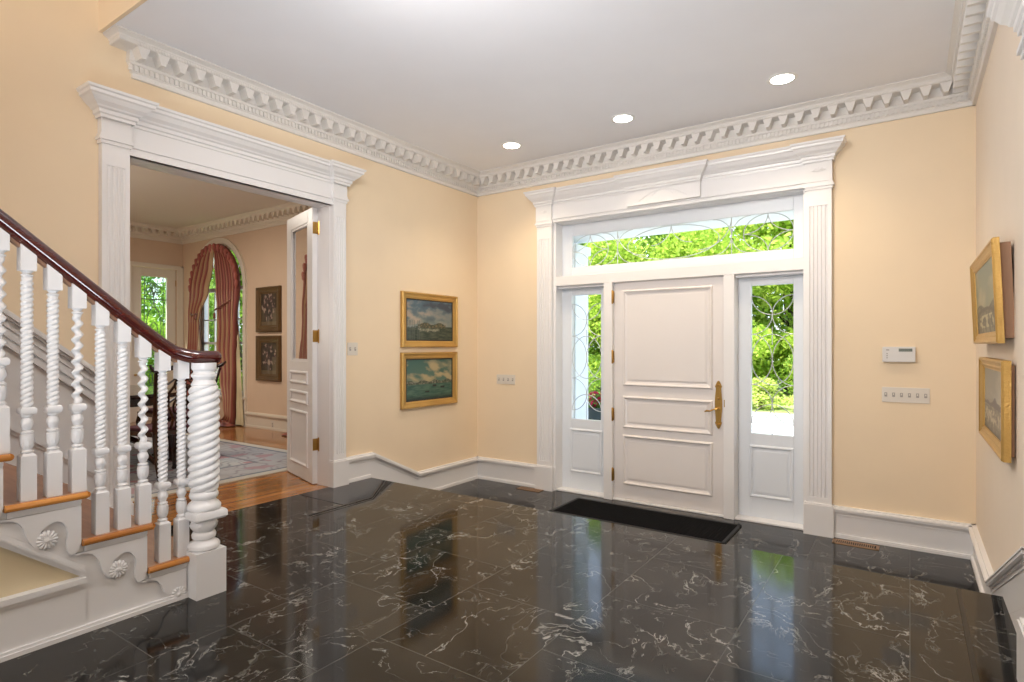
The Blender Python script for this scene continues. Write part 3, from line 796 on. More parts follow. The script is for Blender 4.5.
# newel post
nw=MB()
cx,cy=-2.878,1.497; s=.073
nw.box(cx-s,cx+s,cy-s,cy+s,ZU,.530)
nw.rev([(.06,.528),(.071,.536),(.073,.550),(.066,.562),(.050,.568),(.044,.578),(.052,.584),(.055,.600),(.050,.612),(.042,.618)],(cx,cy,0),32)
def bf(r,z,th): return (r*(1-.09*abs(math.sin(3*th-z*45))) if .628<z<.672 else r,0,0)
nw.rev([(.042,.616),(.050,.624),(.060,.636),(.066,.650),(.062,.664),(.052,.674),(.046,.68)],(cx,cy,0),40,bf)
a=.078
nw.add([(cx+p*a*q,cy+r_*a*q,z) for z,q in((.678,.88),(.688,1),(.712,1),(.722,.92)) for p,r_ in((-1,-1),(1,-1),(1,1),(-1,1))],
   [(i*4+k,i*4+(k+1)%4,(i+1)*4+(k+1)%4,(i+1)*4+k) for i in range(3) for k in range(4)]+[(3,2,1,0),(12,13,14,15)])
nw.rev([(.07,.720),(.076,.728),(.077,.742),(.068,.756),(.056,.766),(.053,.775),(.062,.782),(.066,.795),(.062,.808),(.054,.815)],(cx,cy,0),32)
z0,z1=.812,1.335; pf=[(.07,z0+(z1-z0)*i/190) for i in range(191)]
def rf(r,z,th):
    e=max(0,min(1,(z-z0)/.05,(z1-z)/.05)); e=math.sqrt(e)
    return ((.058+.0135*abs(math.cos((3*th-2*PI*z/.0385)/2))**.7)*(.80+.20*e),0,0)
nw.rev(pf,(cx,cy,0),72,rf)
nw.rev([(.055,1.333),(.058,1.340),(.052,1.352),(.046,1.362),(.050,1.372),(.057,1.378),(.057,1.388),(.048,1.396),(.047,1.405),(.053,1.412),(.056,1.420),(.056,1.445)],(cx,cy,0),32)
nw.build('newel_post',STAIRW,rail,smooth=True,angle=40)

# ------------------------------------------------------------------ ceiling lights
for n_,(x,y,lab) in enumerate(((-3.18,4.62,'recessed round ceiling downlight nearest the left wall'),(-2.02,4.61,'recessed round ceiling downlight between the other two, in front of the door'),(-.765,4.58,'recessed round ceiling downlight nearest the right wall'))):
    t=thing('ceiling_light',lab,'ceiling light',(x,y,ZC-.001),group='recessed ceiling downlights')
    MB().rev([(.078,-.004),(.098,-.006),(.104,-.003),(.104,0),(.078,0),(.078,-.004)],n=32,caps=False).build('trim_ring',WHITE,t,smooth=True)
    MB().rev([(.001,-.002),(.08,-.004),(.08,-.001),(.001,-.001)],n=32).build('lens',LAMP,t,smooth=True)
    ld=bpy.data.lights.new('downlight','SPOT'); ld.energy=56; ld.color=(1,.80,.55); ld.spot_size=math.radians(120); ld.spot_blend=.8; ld.shadow_soft_size=.08
    lo=bpy.data.objects.new('downlight_lamp',ld); lo.location=(x,y,ZC-.03); COL.objects.link(lo)

# ------------------------------------------------------------------ door mat & vents
t=thing('doormat','black ribbed rectangular doormat lying before the white front door','doormat',(-1.955,4.86,0))
mb=MB(); mb.box(-.76,.76,-.26,.26,0,.010)
for i in range(62): 
    x=-.73+i*.024
    mb.box(x,x+.011,-.235,.235,.010,.0145)
mb.build('mat_pile',MATC,t)
mb=MB(); mb.box(-.78,.78,-.28,-.255,0,.012); mb.box(-.78,.78,.255,.28,0,.012); mb.box(-.78,-.755,-.28,.28,0,.012); mb.box(.755,.78,-.28,.28,0,.012)
mb.build('mat_border',mat('rubber',(.01,.01,.01),.6),t)
def vent(x0,x1,y0,y1,lab):
    t=thing('floor_vent',lab,'floor vent',((x0+x1)/2,(y0+y1)/2,0),group='bronze floor vents')
    w=(x1-x0)/2;h=(y1-y0)/2
    mb=MB(); mb.box(-w,w,-h,-h+.018,0,.006); mb.box(-w,w,h-.018,h,0,.006); mb.box(-w,-w+.02,-h,h,0,.006); mb.box(w-.02,w,-h,h,0,.006); mb.build('frame',VENT,t,bevel=.001)
    MB().box(-w+.01,w-.01,-h+.01,h-.01,0,.002).build('backing',VENTD,t)
    mb=MB(); n=int((2*w-.04)/.014)
    for i in range(n): mb.box(-w+.02+i*.014,-w+.026+i*.014,-h+.012,h-.012,.001,.0055)
    mb.build('grille',VENT,t)
vent(-3.47,-3.19,5.13,5.23,'small bronze floor vent by the wall left of the front door')
vent(-.50,-.19,5.11,5.22,'small bronze floor vent by the baseboard right of the front door')

# ------------------------------------------------------------------ switches, thermostat, outlet
def plate(name,lab,cat,c,w,h,axis,n,kindp='toggle',rows=1):
    """axis: outward direction as angle about z"""
    t=thing(name,lab,cat,c,rz=axis)   # local: x along wall, -y outwards
    MB().box(-w/2,w/2,-.006,0,-h/2,h/2).build('plate',SWITCH,t,bevel=.002)
    for i in range(n):
        x=(-w/2)+(i+.5)*w/n
        if kindp=='toggle':
            b=MB(); b.box(x-.009,x+.009,-.0075,-.005,-.016,.016).build('switch_slot',SWD,t)
            b=MB(); b.box(x-.004,x+.004,-.017,-.006,-.002,.010).build('toggle',SWITCH,t)
        elif kindp=='outlet':
            b=MB(); b.box(-.012,.012,-.0075,-.005,-.028+i*.034,-.006+i*.034).build('socket',SWD,t)
    return t
plate('light_switch','two-gang cream switch plate beside the fluted pilaster on the left wall','light switch',(XL,3.475,1.50),.115,.115,PI/2,2)
plate('light_switch','wide cream switch plate on the wall left of the front door','light switch',(-3.724,YF,1.152),.25,.105,0,4)
plate('light_switch','long six-toggle white switch plate below the thermostat','light switch',(-.028,YF,1.155),.30,.115,0,6)
plate('power_outlet','cream power outlet set in the dining room baseboard','outlet',(-7.577,YD-.018,.385),.07,.115,0,2,'outlet')
t=thing('thermostat','white rectangular thermostat with small grey display on the right front wall','thermostat',(-.07,YF,1.463))
MB().box(-.105,.105,-.032,0,-.058,.058).build('housing',mat('thermostat_white',(.68,.665,.65),.35),t,bevel=.005)
MB().box(.0,.085,-.034,-.031,.022,.045).build('display',LCD,t)
mb=MB(); mb.box(-.08,-.06,-.034,-.031,.03,.038)
for i in range(3): mb.box(-.078,-.07,-.0345,-.031,-.03+i*.016,-.022+i*.016)
mb.build('buttons',SWD,t)

# ------------------------------------------------------------------ paintings
def fbm(x,y,o=4,s=0):
    v=0;a=1;f=1
    for _ in range(o): v+=a*noise.noise(Vector((x*f,y*f,s+f))); a*=.5; f*=2.1
    return v
def mixc(a,b,t): t=max(0,min(1,t)); return tuple(a[i]*(1-t)+b[i]*t for i in range(3))
def paint_harbour(u,v):      # stormy sky over a harbour town
    c=mixc((.30,.33,.26),(.10,.18,.24),v*1.0+.2*fbm(u*3,v*3,3,1))
    n=fbm(u*3.0+1,v*4,5,3)
    c=mixc(c,(.52,.42,.32),(n+.1)*2.2*(1-abs(v-.62)*1.4)*(1.2-u))
    c=mixc(c,(.06,.08,.11),(-n+.05)*2*(v)*(.4+u))
    if v<.34: c=mixc((.03,.05,.035),(.10,.12,.08),fbm(u*8,v*20,4,9)+.4)
    if .22+.01*math.sin(u*40)<v<.29+.01*math.sin(u*31) and .25+.03*math.sin(v*60)<u<.70: c=mixc(c,mixc((.16,.17,.12),(.42,.41,.30),fbm(u*30,v*14,3,4)*1.3+.4),.8)
    if .30<v<.42+.03*math.sin(u*20) and .22<u<.85: c=mixc((.04,.06,.03),(.22,.17,.10),fbm(u*26,v*26,2,7)+.4)
    if v<.5 and u<.3 and abs(math.sin(u*90))>.93: c=(.12,.14,.12)
    if .30<v<.36 and u<.3: c=mixc(c,(.45,.5,.48),fbm(u*40,v*10,2,5)+.3)
    return c
def paint_green(u,v):
    c=mixc((.16,.24,.17),(.04,.13,.11),v*.9)
    n=fbm(u*2.6+5,v*4+1+u*1.2,5,13)
    c=mixc(c,(.50,.40,.22),(n+.12)*2.6*(v>.42)*(1-abs(v-.66+.25*(u-.5))*2.0))
    if v<.42: c=mixc((.03,.10,.075),(.10,.19,.13),fbm(u*6,v*22,4,3)+.45)
    if .38<v<.46+.025*math.sin(u*23): c=mixc((.05,.07,.04),(.30,.27,.2),fbm(u*30,v*24,2,2)*1.2+.25)
    for bx_,bz in((.44,.19),(.78,.28),(.6,.33)):
        if abs(u-bx_)<.045 and abs(v-bz)<.02: c=(.015,.02,.02)
    if v<.12: c=mixc((.01,.03,.025),c,v/.12)
    return c
def paint_tower(u,v):
    c=mixc((.36,.36,.20),(.17,.24,.20),v)
    c=mixc(c,(.44,.40,.26),fbm(u*3,v*3,4,21)+.1)
    if abs(u-.55)<.06 and .35<v<.72: c=mixc(c,(.22,.27,.22),.6)
    if v<.40+.05*math.sin(u*9): c=mixc((.03,.04,.03),(.15,.15,.09),fbm(u*12,v*12,4,8)+.3)
    if abs((v-.27)-.09*(1-((u-.45)/.4)**2))<.022: c=(.03,.03,.025)
    if v<.27 and .15<u<.8 and fbm(u*9,v*9,3,17)>.05: c=(.50,.47,.30)
    if v<.08: c=mixc(c,(.03,.025,.02),.7)
    return c
def paint_bay(u,v):
    c=mixc((.45,.39,.30),(.28,.27,.23),v)
    c=mixc(c,(.52,.46,.36),fbm(u*2,v*3,4,31)+.1)
    hz=.46
    if v<hz+.11*max(0,1-abs(u-.55)/.2)+.06*max(0,1-abs(u-.85)/.15)+.03*fbm(u*9,0,2,3) and v>hz-.07: c=(.12,.10,.11)
    if v<=hz-.05: c=mixc((.16,.14,.11),(.42,.37,.28),fbm(u*8,v*10,4,6)+.35)
    if v<.36 and fbm(u*12,v*12,3,27)>.1: c=(.55,.49,.36)
    if v<.16: c=mixc((.05,.045,.04),c,v/.2)
    return c
def paint_flower(seed):
    def f(u,v):
        c=mixc((.035,.025,.018),(.10,.075,.045),fbm(u*3,v*3,3,seed)+.3)
        d=math.hypot((u-.5)/.42,(v-.58)/.40)
        n=fbm(u*7,v*7,3,seed+4)
        if d<1+.3*n:
            c=mixc((.03,.03,.025),(.14,.08,.07),n+.4)
            if n>.32: c=(.42,.33,.26)
            elif n>.22: c=(.22,.10,.12)
        if abs(u-.45)<.08 and v<.3: c=mixc((.06,.05,.05),(.2,.17,.14),(u-.37)*6)
        if v<.12: c=mixc(c,(.22,.16,.09),.6)
        if u>.72 and v<.55: c=mixc(c,(.34,.28,.18),.35)
        return c
    return f
def painting(lab,c,w,h,rz,fw,fn,frame_m,thick=.04,liner=.012,tilt=0,group=None,back=False,deco=False,name='framed_painting',stand=0.0):
    """local x along wall, -y outwards"""
    t=thing(name,lab,'painting',c,rz,group=group)
    t.rotation_euler=(tilt,0,rz)
    prof=[(0,0),(0,thick*.75),(fw*.10,thick),(fw*.25,thick),(fw*.34,thick*.82),(fw*.62,thick*.62),(fw*.74,thick*.68),(fw*.84,thick*.62),(fw,thick*.42),(fw,0)]
    mb=MB();vs=[];fs=[];n=len(prof)
    for (cx_,cz_,sx,sz) in((-w/2,-h/2,1,1),(w/2,-h/2,-1,1),(w/2,h/2,-1,-1),(-w/2,h/2,1,-1)):
        for o,d_ in prof: vs.append((cx_+sx*o,-d_-stand,cz_+sz*o))
    for i in range(4):
        j=(i+1)%4
        for k in range(n): fs.append((i*n+k,j*n+k,j*n+(k+1)%n,i*n+(k+1)%n))
    mb.add(vs,fs); mb.build('frame',frame_m,t,smooth=True,angle=25)
    iw=w-2*fw; ih=h-2*fw
    mb=MB()
    a=liner
    for x0,x1,z0,z1 in((-iw/2,iw/2,ih/2-a,ih/2),(-iw/2,iw/2,-ih/2,-ih/2+a),(-iw/2,-iw/2+a,-ih/2+a,ih/2-a),(iw/2-a,iw/2,-ih/2+a,ih/2-a)): mb.box(x0,x1,-thick*.38-stand,-thick*.2-stand,z0,z1)
    mb.build('liner',BLACKF if liner>.008 else frame_m,t)
    nx,nz=96,80; vs=[];cols=[];iw-=2*a*.9;ih-=2*a*.9
    for j in range(nz+1):
        for i in range(nx+1):
            u=i/nx;v=j/nz; vs.append((-iw/2+iw*u,-thick*.3-stand,-ih/2+ih*v)); cols.append(tuple(q*.80 for q in fn(u,v)))
    fs=[(j*(nx+1)+i,j*(nx+1)+i+1,(j+1)*(nx+1)+i+1,(j+1)*(nx+1)+i) for j in range(nz) for i in range(nx)]
    MB().add(vs,fs).build('canvas',PAINT,t,cols=cols)
    if back or stand:
        mb=MB(); q=fw*.45
        mb.box(-w/2+q,w/2-q,-stand-.001,-.004,-h/2+q,h/2-q); mb.build('backing_board',DARKW if False else mat('raw_wood_back_%d'%len(MATS),(.30,.17,.10),.7),t)
    return t
painting('gilt framed harbour painting with stormy sky, upper of the pair on the left wall',(XL,4.49,1.79),.84,.555,PI/2,.066,paint_harbour,GILT,.038,.012,group=None)
painting('gilt framed green seascape painting, lower of the pair on the left wall',(XL,4.487,1.182),.84,.560,PI/2,.066,paint_green,GILT,.038,.012)
painting('gilt framed pale sky landscape tilted off the right wall, above another painting',(XR,4.0,1.785),1.15,.485,-PI/2,.052,paint_tower,GILT,.03,.008,tilt=.04,stand=.045)
painting('gilt framed misty bay painting, lower of the two on the right wall',(XR,3.90,1.235),1.04,.455,-PI/2,.052,paint_bay,GILT,.035,.008,tilt=.0,stand=.018)
painting('dark bronze framed flower still life, upper of the pair in the dining room',(-7.68,YD,2.055),.58,.66,0,.095,paint_flower(3),GILTD,.05,.006)
painting('dark bronze framed flower still life, lower of the pair in the dining room',(-7.68,YD,1.345),.58,.66,0,.095,paint_flower(11),GILTD,.05,.006)

# ------------------------------------------------------------------ arched dining windows
def arch_window(idx,cx):
    t=thing('window_%d'%idx,kind=S,loc=(cx,YD,SILL))
    def ring(mb,r0,r1,y0,y1,zb_):
        n=32;P0=[(-r0,zb_)]+[(r0*math.cos(PI-PI*i/n),AZ-SILL+r0*math.sin(PI-PI*i/n)) for i in range(n+1)]+[(r0,zb_)]
        P1=[(-r1,zb_)]+[(r1*math.cos(PI-PI*i/n),AZ-SILL+r1*math.sin(PI-PI*i/n)) for i in range(n+1)]+[(r1,zb_)]
        for a in range(len(P0)-1):
            mb.prism([P0[a],P0[a+1],P1[a+1],P1[a]],y0,y1,lambda p,q,tt:(p,tt,q))
    mb=MB(); ring(mb,AR-.005,AR+.09,-.022,0,ZU-SILL); ring(mb,AR+.055,AR+.092,-.034,0,ZU-SILL)
    mb.build('window_casing',DTRIM,t)
    mb=MB(); ring(mb,AR-.075,AR+.0,.10,.16,0)
    mb.box(-AR,AR,.10,.16,0,.07); mb.box(-AR,AR,.10,.16,AZ-SILL-.03,AZ-SILL+.03); mb.box(-.025,.025,.10,.15,0,AZ-SILL)
    mb.box(-AR,AR,.10,.16,.80,.84)
    for x in(-.34,.34): mb.box(x-.011,x+.011,.115,.14,0,AZ-SILL)
    for z in(.38,1.2): mb.box(-AR,AR,.115,.14,z-.011,z+.011)
    for a in(45,90,135):
        c,s_=math.cos(math.radians(a)),math.sin(math.radians(a))
        mb.tube([(.1*c,.127,AZ-SILL+.1*s_),(.66*c,.127,AZ-SILL+.66*s_)],.011,6)
    mb.tube([(.3*math.cos(PI*i/16),.127,AZ-SILL+.3*math.sin(PI*i/16)) for i in range(17)],.011,6)
    mb.build('window_frame',TRIM,t)
    mb=MB(); n=32
    P=[(-AR,0)]+[(AR*math.cos(PI-PI*i/n),AZ-SILL+AR*math.sin(PI-PI*i/n)) for i in range(n+1)]+[(AR,0)]
    mb.prism(P,.126,.130,lambda p,q,tt:(p,tt,q)); mb.build('glass_pane',GLASS,t)
    MB().box(-AR-.1,AR+.1,-.06,.10,-.03,0).build('window_sill',DTRIM,t)
arch_window(4,AW[0]); arch_window(5,AW[1])
def curtain(lab,cx,side):
    """side -1 = left panel. silk panel gathered at arch head, tied back, puddling on the floor"""
    t=thing('curtain',lab,'curtain',(cx,YD-.035,ZU),group='rose silk curtains at the arched windows')
    zt=AZ+AR-.02
    def outer(z):
        if z>AZ: return math.sqrt(max(0,AR*AR-(z-AZ)**2))
        return AR
    if side<0:
        K=[(3.12,.02,0.0),(2.8,.07,None),(2.4,.20,None),(2.03,.37,None),(1.9,.42,None),(1.5,.44,.76),(1.0,.50,.80),(.5,.50,.90),(.33,.45,.97)]
    else:
        K=[(3.12,.03,0.0),(2.8,.05,None),(2.4,.10,None),(2.09,.17,None),(1.9,.18,.69),(1.5,.15,.66),(1.0,.25,.64),(.65,.37,.63),(.45,.43,.64),(.33,.20,.64)]
    def edges(z):
        for a,b_ in zip(K[:-1],K[1:]):
            if b_[0]<=z<=a[0]:
                f=(a[0]-z)/(a[0]-b_[0]); f=f*f*(3-2*f)
                i=a[1]+(b_[1]-a[1])*f
                oa=a[2] if (a[2] is not None and a[0]<2.2) else outer(a[0]) ; ob=b_[2] if b_[2] is not None else outer(b_[0])
                o=oa+(ob-oa)*((a[0]-z)/(a[0]-b_[0])) if b_[0]<AZ-.3 else outer(z)
                return i,max(o,i+.02)
        return K[-1][1],K[-1][2]
    nz,ns=70,72; vs=[];cols=[]
    for j in range(nz+1):
        z=3.12-(3.12-.335)*j/nz; i_,o_=edges(z)
        ztie=2.03
        for k in range(ns+1):
            s_=k/ns; x=i_+(o_-i_)*s_
            pinch=math.exp(-((z-ztie)/.22)**2)
            amp=.024+.02*min(1,(3.12-z))-.018*pinch
            ph=s_*PI*2*8+1.3*math.sin(z*1.7)
            y=-.05-amp*math.sin(ph)-.03*pinch-(.06*(1-z/1.0) if z<1.0 else 0)
            zz=z
            if z>AZ-.05:   # fold tops along the arch
                pass
            vs.append((side*x,y,zz-ZU))
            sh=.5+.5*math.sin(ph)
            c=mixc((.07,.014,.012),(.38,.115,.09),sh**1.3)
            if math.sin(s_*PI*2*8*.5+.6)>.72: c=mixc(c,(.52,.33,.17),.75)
            cols.append(c)
    fs=[(j*(ns+1)+k,j*(ns+1)+k+1,(j+1)*(ns+1)+k+1,(j+1)*(ns+1)+k) for j in range(nz) for k in range(ns)]
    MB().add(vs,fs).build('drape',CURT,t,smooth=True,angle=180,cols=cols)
    # scalloped gathered heading following the arch
    mb=MB();cl=[]
    n=9
    for q in range(n):
        a=math.radians(90+side*-1*(6+q*9.5)) if side>0 else math.radians(90+(6+q*9.5))
        a=math.radians(90-side*(5+q*9.8))
        rr_=AR-.02; px,pz=rr_*math.cos(a),AZ-ZU+rr_*math.sin(a)
        mb.rev([(.004,-.12),(.022,-.09),(.030,-.03),(.026,.0),(.012,.012)],(px,-.075,pz),10)
    cl=[(.36,.10,.08)]*len(mb.v)
    mb.build('gathered_heading',CURT,t,smooth=True,cols=cl)
    # rope tie back
    tb=MB()
    iz=2.03 if side<0 else 2.09; ii,oo=edges(iz)
    if side>0: tb.tube([(side*.70,-.02,2.30-ZU),(side*(.45),-.12,2.17-ZU),(side*ii,-.13,2.08-ZU)],.013,8)
    else: tb.tube([(side*(AR-.0),-.03,2.14-ZU),(side*(.55),-.12,2.02-ZU),(side*ii,-.12,2.04-ZU)],.014,8)
    tb.rev([(.004,-.10),(.020,-.08),(.016,-.02),(.010,0)],(side*(ii+.02),-.14,2.04-ZU),10)
    tb.build('tieback',mat('cord_%s'%len(MATS),(.20,.07,.045),.6),t,smooth=True)
    # puddle on the floor
    mb=MB(); cl=[]
    i_,o_=K[-1][1],K[-1][2]
    n1,n2=24,10
    vs=[]
    for a in range(n1):
        th=2*PI*a/n1
        for b_ in range(n2):
            f=b_/(n2-1)
            rx=(o_-i_)*.75+.02*math.sin(5*th); ry=.13+.015*math.sin(7*th)
            vs.append((side*((i_+o_)/2-.04)+rx*f*math.cos(th),-.13+ry*f*math.sin(th),.012+.075*(1-f**2)*(.7+.3*math.sin(6*th))))
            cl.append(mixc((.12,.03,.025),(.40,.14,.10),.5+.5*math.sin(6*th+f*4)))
    fs=[(a*n2+b_,((a+1)%n1)*n2+b_,((a+1)%n1)*n2+b_+1,a*n2+b_+1) for a in range(n1) for b_ in range(n2-1)]
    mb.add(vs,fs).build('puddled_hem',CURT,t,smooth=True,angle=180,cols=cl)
    if side>0:
        # pale lining showing along the outer edge
        vs=[];nz=40;ns=10
        for j in range(nz+1):
            z=1.75-(1.75-.33)*j/nz; 
            for k in range(ns+1):
                s_=k/ns; w=.02+.17*(j/nz)**.8
                xo=edges(z)[1]-.02
                vs.append((xo+w*s_-.01,-.035-.018*math.sin(s_*PI*5+z*2),z-ZU))
        fs=[(j*(ns+1)+k,j*(ns+1)+k+1,(j+1)*(ns+1)+k+1,(j+1)*(ns+1)+k) for j in range(nz) for k in range(ns)]
        MB().add(vs,fs).build('lining',LINING,t,smooth=True,angle=180)
curtain('rose and gold silk curtain tied back at the left side of the far arched window',AW[0],-1)
curtain('rose and gold silk curtain tied back at the right side of the far arched window',AW[0],1)
curtain('rose silk curtain of the arched window glimpsed behind the open door, its left panel',AW[1],-1)
curtain('rose silk curtain of the arched window glimpsed behind the open door, its right panel',AW[1],1)

# ------------------------------------------------------------------ glazed far door
d=thing('door_2',kind=S,loc=(XD-.03,4.505,ZU))
mb=MB()
for a,b_,c,e in((-.34,-.19,0,2.49),(.20,.34,0,2.49),(-.19,.20,2.35,2.49),(-.19,.20,0,.45)): mb.box(-.045,0,a,b_,c,e)
mb.build('door_panel',DTRIM,d,bevel=.003)
MB().box(-.026,-.022,-.19,.20,.45,2.35).build('glass_pane',GLASSG,d)
mb=MB()
def yz(pl,r=.006): mb.tube([(-.015,p,q) for p,q in pl],r,6)
g0,g1,h0,h1=-.19,.20,.45,2.35; gc=.005
for z in(1.98,.9): yz([(g0,z),(g1,z)],.009)
for x in(g0+.05,g1-.05): yz([(x,h0),(x,h1)])
yz(arc(gc,1.55,.11,.30,0,360,28)); yz(arc(gc,1.45,.06,.15,0,360,24)); yz(arc(gc-.1,1.98,.1,.2,-90,90)); yz(arc(gc+.1,1.98,.1,.2,90,270))
for k in range(4):
    yz(arc(gc-.07+.047*k,1.1,.04,.07,0,360,14)); yz(arc(gc-.07+.047*k,2.15,.04,.1,0,360,14)); yz(arc(gc-.07+.047*k,.68,.05,.12,0,360,14))
mb.build('leading',LEADD,d,smooth=True)
for z in(2.27,1.2,.35):
    MB().box(-.002,.010,.335,.352,z-.05,z+.05).build('hinge',BRASS,d)
mb=MB(); mb.rev([(.004,-.02),(.02,-.012),(.024,0),(.02,.012),(.004,.02)],(.04,-.29,.75),14); mb.tube([(0,-.29,.75),(.04,-.29,.75)],.008,8); mb.build('door_knob',BRASS,d,smooth=True)
mb=MB(); mb.box(XD,XD+.02,4.85,4.945,ZU,2.87); mb.box(XD,XD+.02,4.05,4.16,ZU,2.87); mb.box(XD,XD+.02,4.16,4.85,2.80,2.87); mb.box(XD,XD+.03,4.91,4.945,ZU,2.87); mb.box(XD,XD+.03,4.05,4.945,2.845,2.87)
mb.build('trim_15',DTRIM,kind=S)

# ------------------------------------------------------------------ open door leaf in the side opening
ang=math.atan2(3.415-3.205,-4.972+4.285)
d=thing('door_3',kind=S,loc=(XL-T-.02,3.205,ZU+.008),rz=ang)
W=.70;Hd=2.425
mb=MB()
gx0,gx1,gz0,gz1=.13,.575,1.07,2.31
for a,b_,c,e in((0,gx0,0,Hd),(gx1,W,0,Hd),(gx0,gx1,0,gz0),(gx0,gx1,gz1,Hd)): mb.box(a,b_,-.022,.022,c,e)
# mouldings on the face turned to the hall: local +y is ... both faces
def pm(x0,x1,z0,z1):
    for s_ in(1,-1):
        m2=MB(); panel_mould(m2,x0,x1,z0,z1,0,.035,.014)
        mb.add([(x,-.022*1+y if s_>0 else .022-y,z) for x,y,z in m2.v],m2.f)
pm(.11,.59,.12,.62); pm(.11,.59,.68,.80); pm(.11,.59,.86,.98)
pm(gx0-.03,gx1+.03,gz0-.03,gz1+.03) if False else None
mb.build('door_panel',TRIM,d,bevel=.003)
MB().box(gx0,gx1,-.002,.002,gz0,gz1).build('glass_pane',GLASS,d)
mb=MB(); 
for s_ in(-.012,.012):
    mb.box(gx0,gx1,s_-.004,s_+.004,gz0,gz0+.02); mb.box(gx0,gx1,s_-.004,s_+.004,gz1-.02,gz1); mb.box(gx0,gx0+.02,s_-.004,s_+.004,gz0,gz1); mb.box(gx1-.02,gx1,s_-.004,s_+.004,gz0,gz1)
mb.build('glazing_bead',TRIM,d)
for z in(2.245,1.295,.345):
    m2=MB(); m2.rev([(.003,-.062),(.008,-.058),(.008,.058),(.003,.062)],(-.014,.03*0-.030,z),10)
    m2.box(-.004,-.001,-.030,.020,z-.052,z+.052)
    m2.box(-.020,-.017,-.085,-.035,z-.052,z+.052)
    m2.build('hinge',BRASS,d,smooth=True)
m2=MB(); m2.tube([(W-.05,-.02,1.06),(W-.05,-.07,1.06)],.007,8); m2.tube([(W-.05,-.07,1.06),(W-.15,-.075,1.055)],.008,8); m2.box(W-.065,W-.035,-.028,-.022,.90,1.12)
m2.build('lever',BRASS,d,smooth=True)

# ------------------------------------------------------------------ rug, table, chairs
def rug():
    x0,x1,y0,y1=-9.2,-5.0,1.5,4.06
    nx,ny=300,200; vs=[];cols=[]
    for j in range(ny+1):
        for i in range(nx+1):
            X=x0+(x1-x0)*i/nx;Y=y0+(y1-y0)*j/ny
            vs.append((X+7.1,Y-2.78,.008))
            e=min(X-x0,x1-X,Y-y0,y1-Y)
            n1=fbm(X*1.5,Y*1.5,3,2)
            n2=fbm(X*2.6+9,Y*2.6,2,5)
            c=mixc((.56,.55,.53),(.46,.50,.53),n1+.5)
            ln=abs(n2*3.2-round(n2*3.2))
            if ln<.07: c=mixc((.20,.18,.22),(.36,.28,.30),ln/.07)
            elif ln<.13: c=mixc(c,(.30,.42,.44),.5)
            if fbm(X*4,Y*4,2,12)>.38: c=(.48,.30,.32)
            if e<.10: c=(.60,.57,.50)
            elif e<.14: c=(.22,.24,.27)
            elif e<.62 and e>.14:
                c=mixc(c,(.40,.36,.38),.35)
                if e>.58: c=(.26,.26,.29)
            cols.append(c)
    fs=[(j*(nx+1)+i,j*(nx+1)+i+1,(j+1)*(nx+1)+i+1,(j+1)*(nx+1)+i) for j in range(ny) for i in range(nx)]
    mb=MB().add(vs,fs)
    n0=len(mb.v); hw,hh=2.1,1.28
    b=[(-2.1,-1.28),(2.1,-1.28),(2.1,1.28),(-2.1,1.28)]
    mb.add([(p,q,z) for z in(.0,.0079) for p,q in b],[(0,1,5,4),(1,2,6,5),(2,3,7,6),(3,0,4,7)]); cols+=[(.55,.5,.42)]*8
    o=mb.build('area_rug',RUGM,cols=cols,label='pale grey and lilac floral area rug on the dining room floor',cat='rug')
    o.location=(-7.1,2.78,ZU)
rug()
TCX,TCY=-7.15,2.55
t=thing('dining_table','dark polished mahogany dining table beyond the stair railing','table',(TCX,TCY,ZU+.008))
mb=MB(); n=64
out=[(1.15*math.copysign(abs(math.cos(2*PI*i/n))**.55,math.cos(2*PI*i/n)),.56*math.copysign(abs(math.sin(2*PI*i/n))**.55,math.sin(2*PI*i/n))) for i in range(n)]
mb.prism(out,.715,.745,lambda p,q,z:(p,q,z)); mb.prism([(p*.99,q*.98) for p,q in out],.70,.716,lambda p,q,z:(p,q,z)); mb.build('tabletop',DARKW,t,bevel=.006)
mb=MB(); mb.prism([(p*.86,q*.8) for p,q in out],.62,.702,lambda p,q,z:(p,q,z)); mb.build('apron',DARKW,t)
for px in(-.62,.62):
    mb=MB(); mb.rev([(.05,.62),(.09,.60),(.05,.56),(.035,.50),(.06,.42),(.085,.36),(.06,.30),(.05,.22)],(px,0,0),20); mb.build('pedestal',DARKW,t,smooth=True)
    for a in(.5,2.6,-.5,-2.6):
        c,s_=math.cos(a),math.sin(a)
        MB().tube([(px+.04*c,.04*s_,.30),(px+.18*c,.18*s_,.26),(px+.32*c,.32*s_,.10),(px+.42*c,.42*s_,.028)],[.034,.030,.024,.026],10).build('leg',DARKW,t,smooth=True)
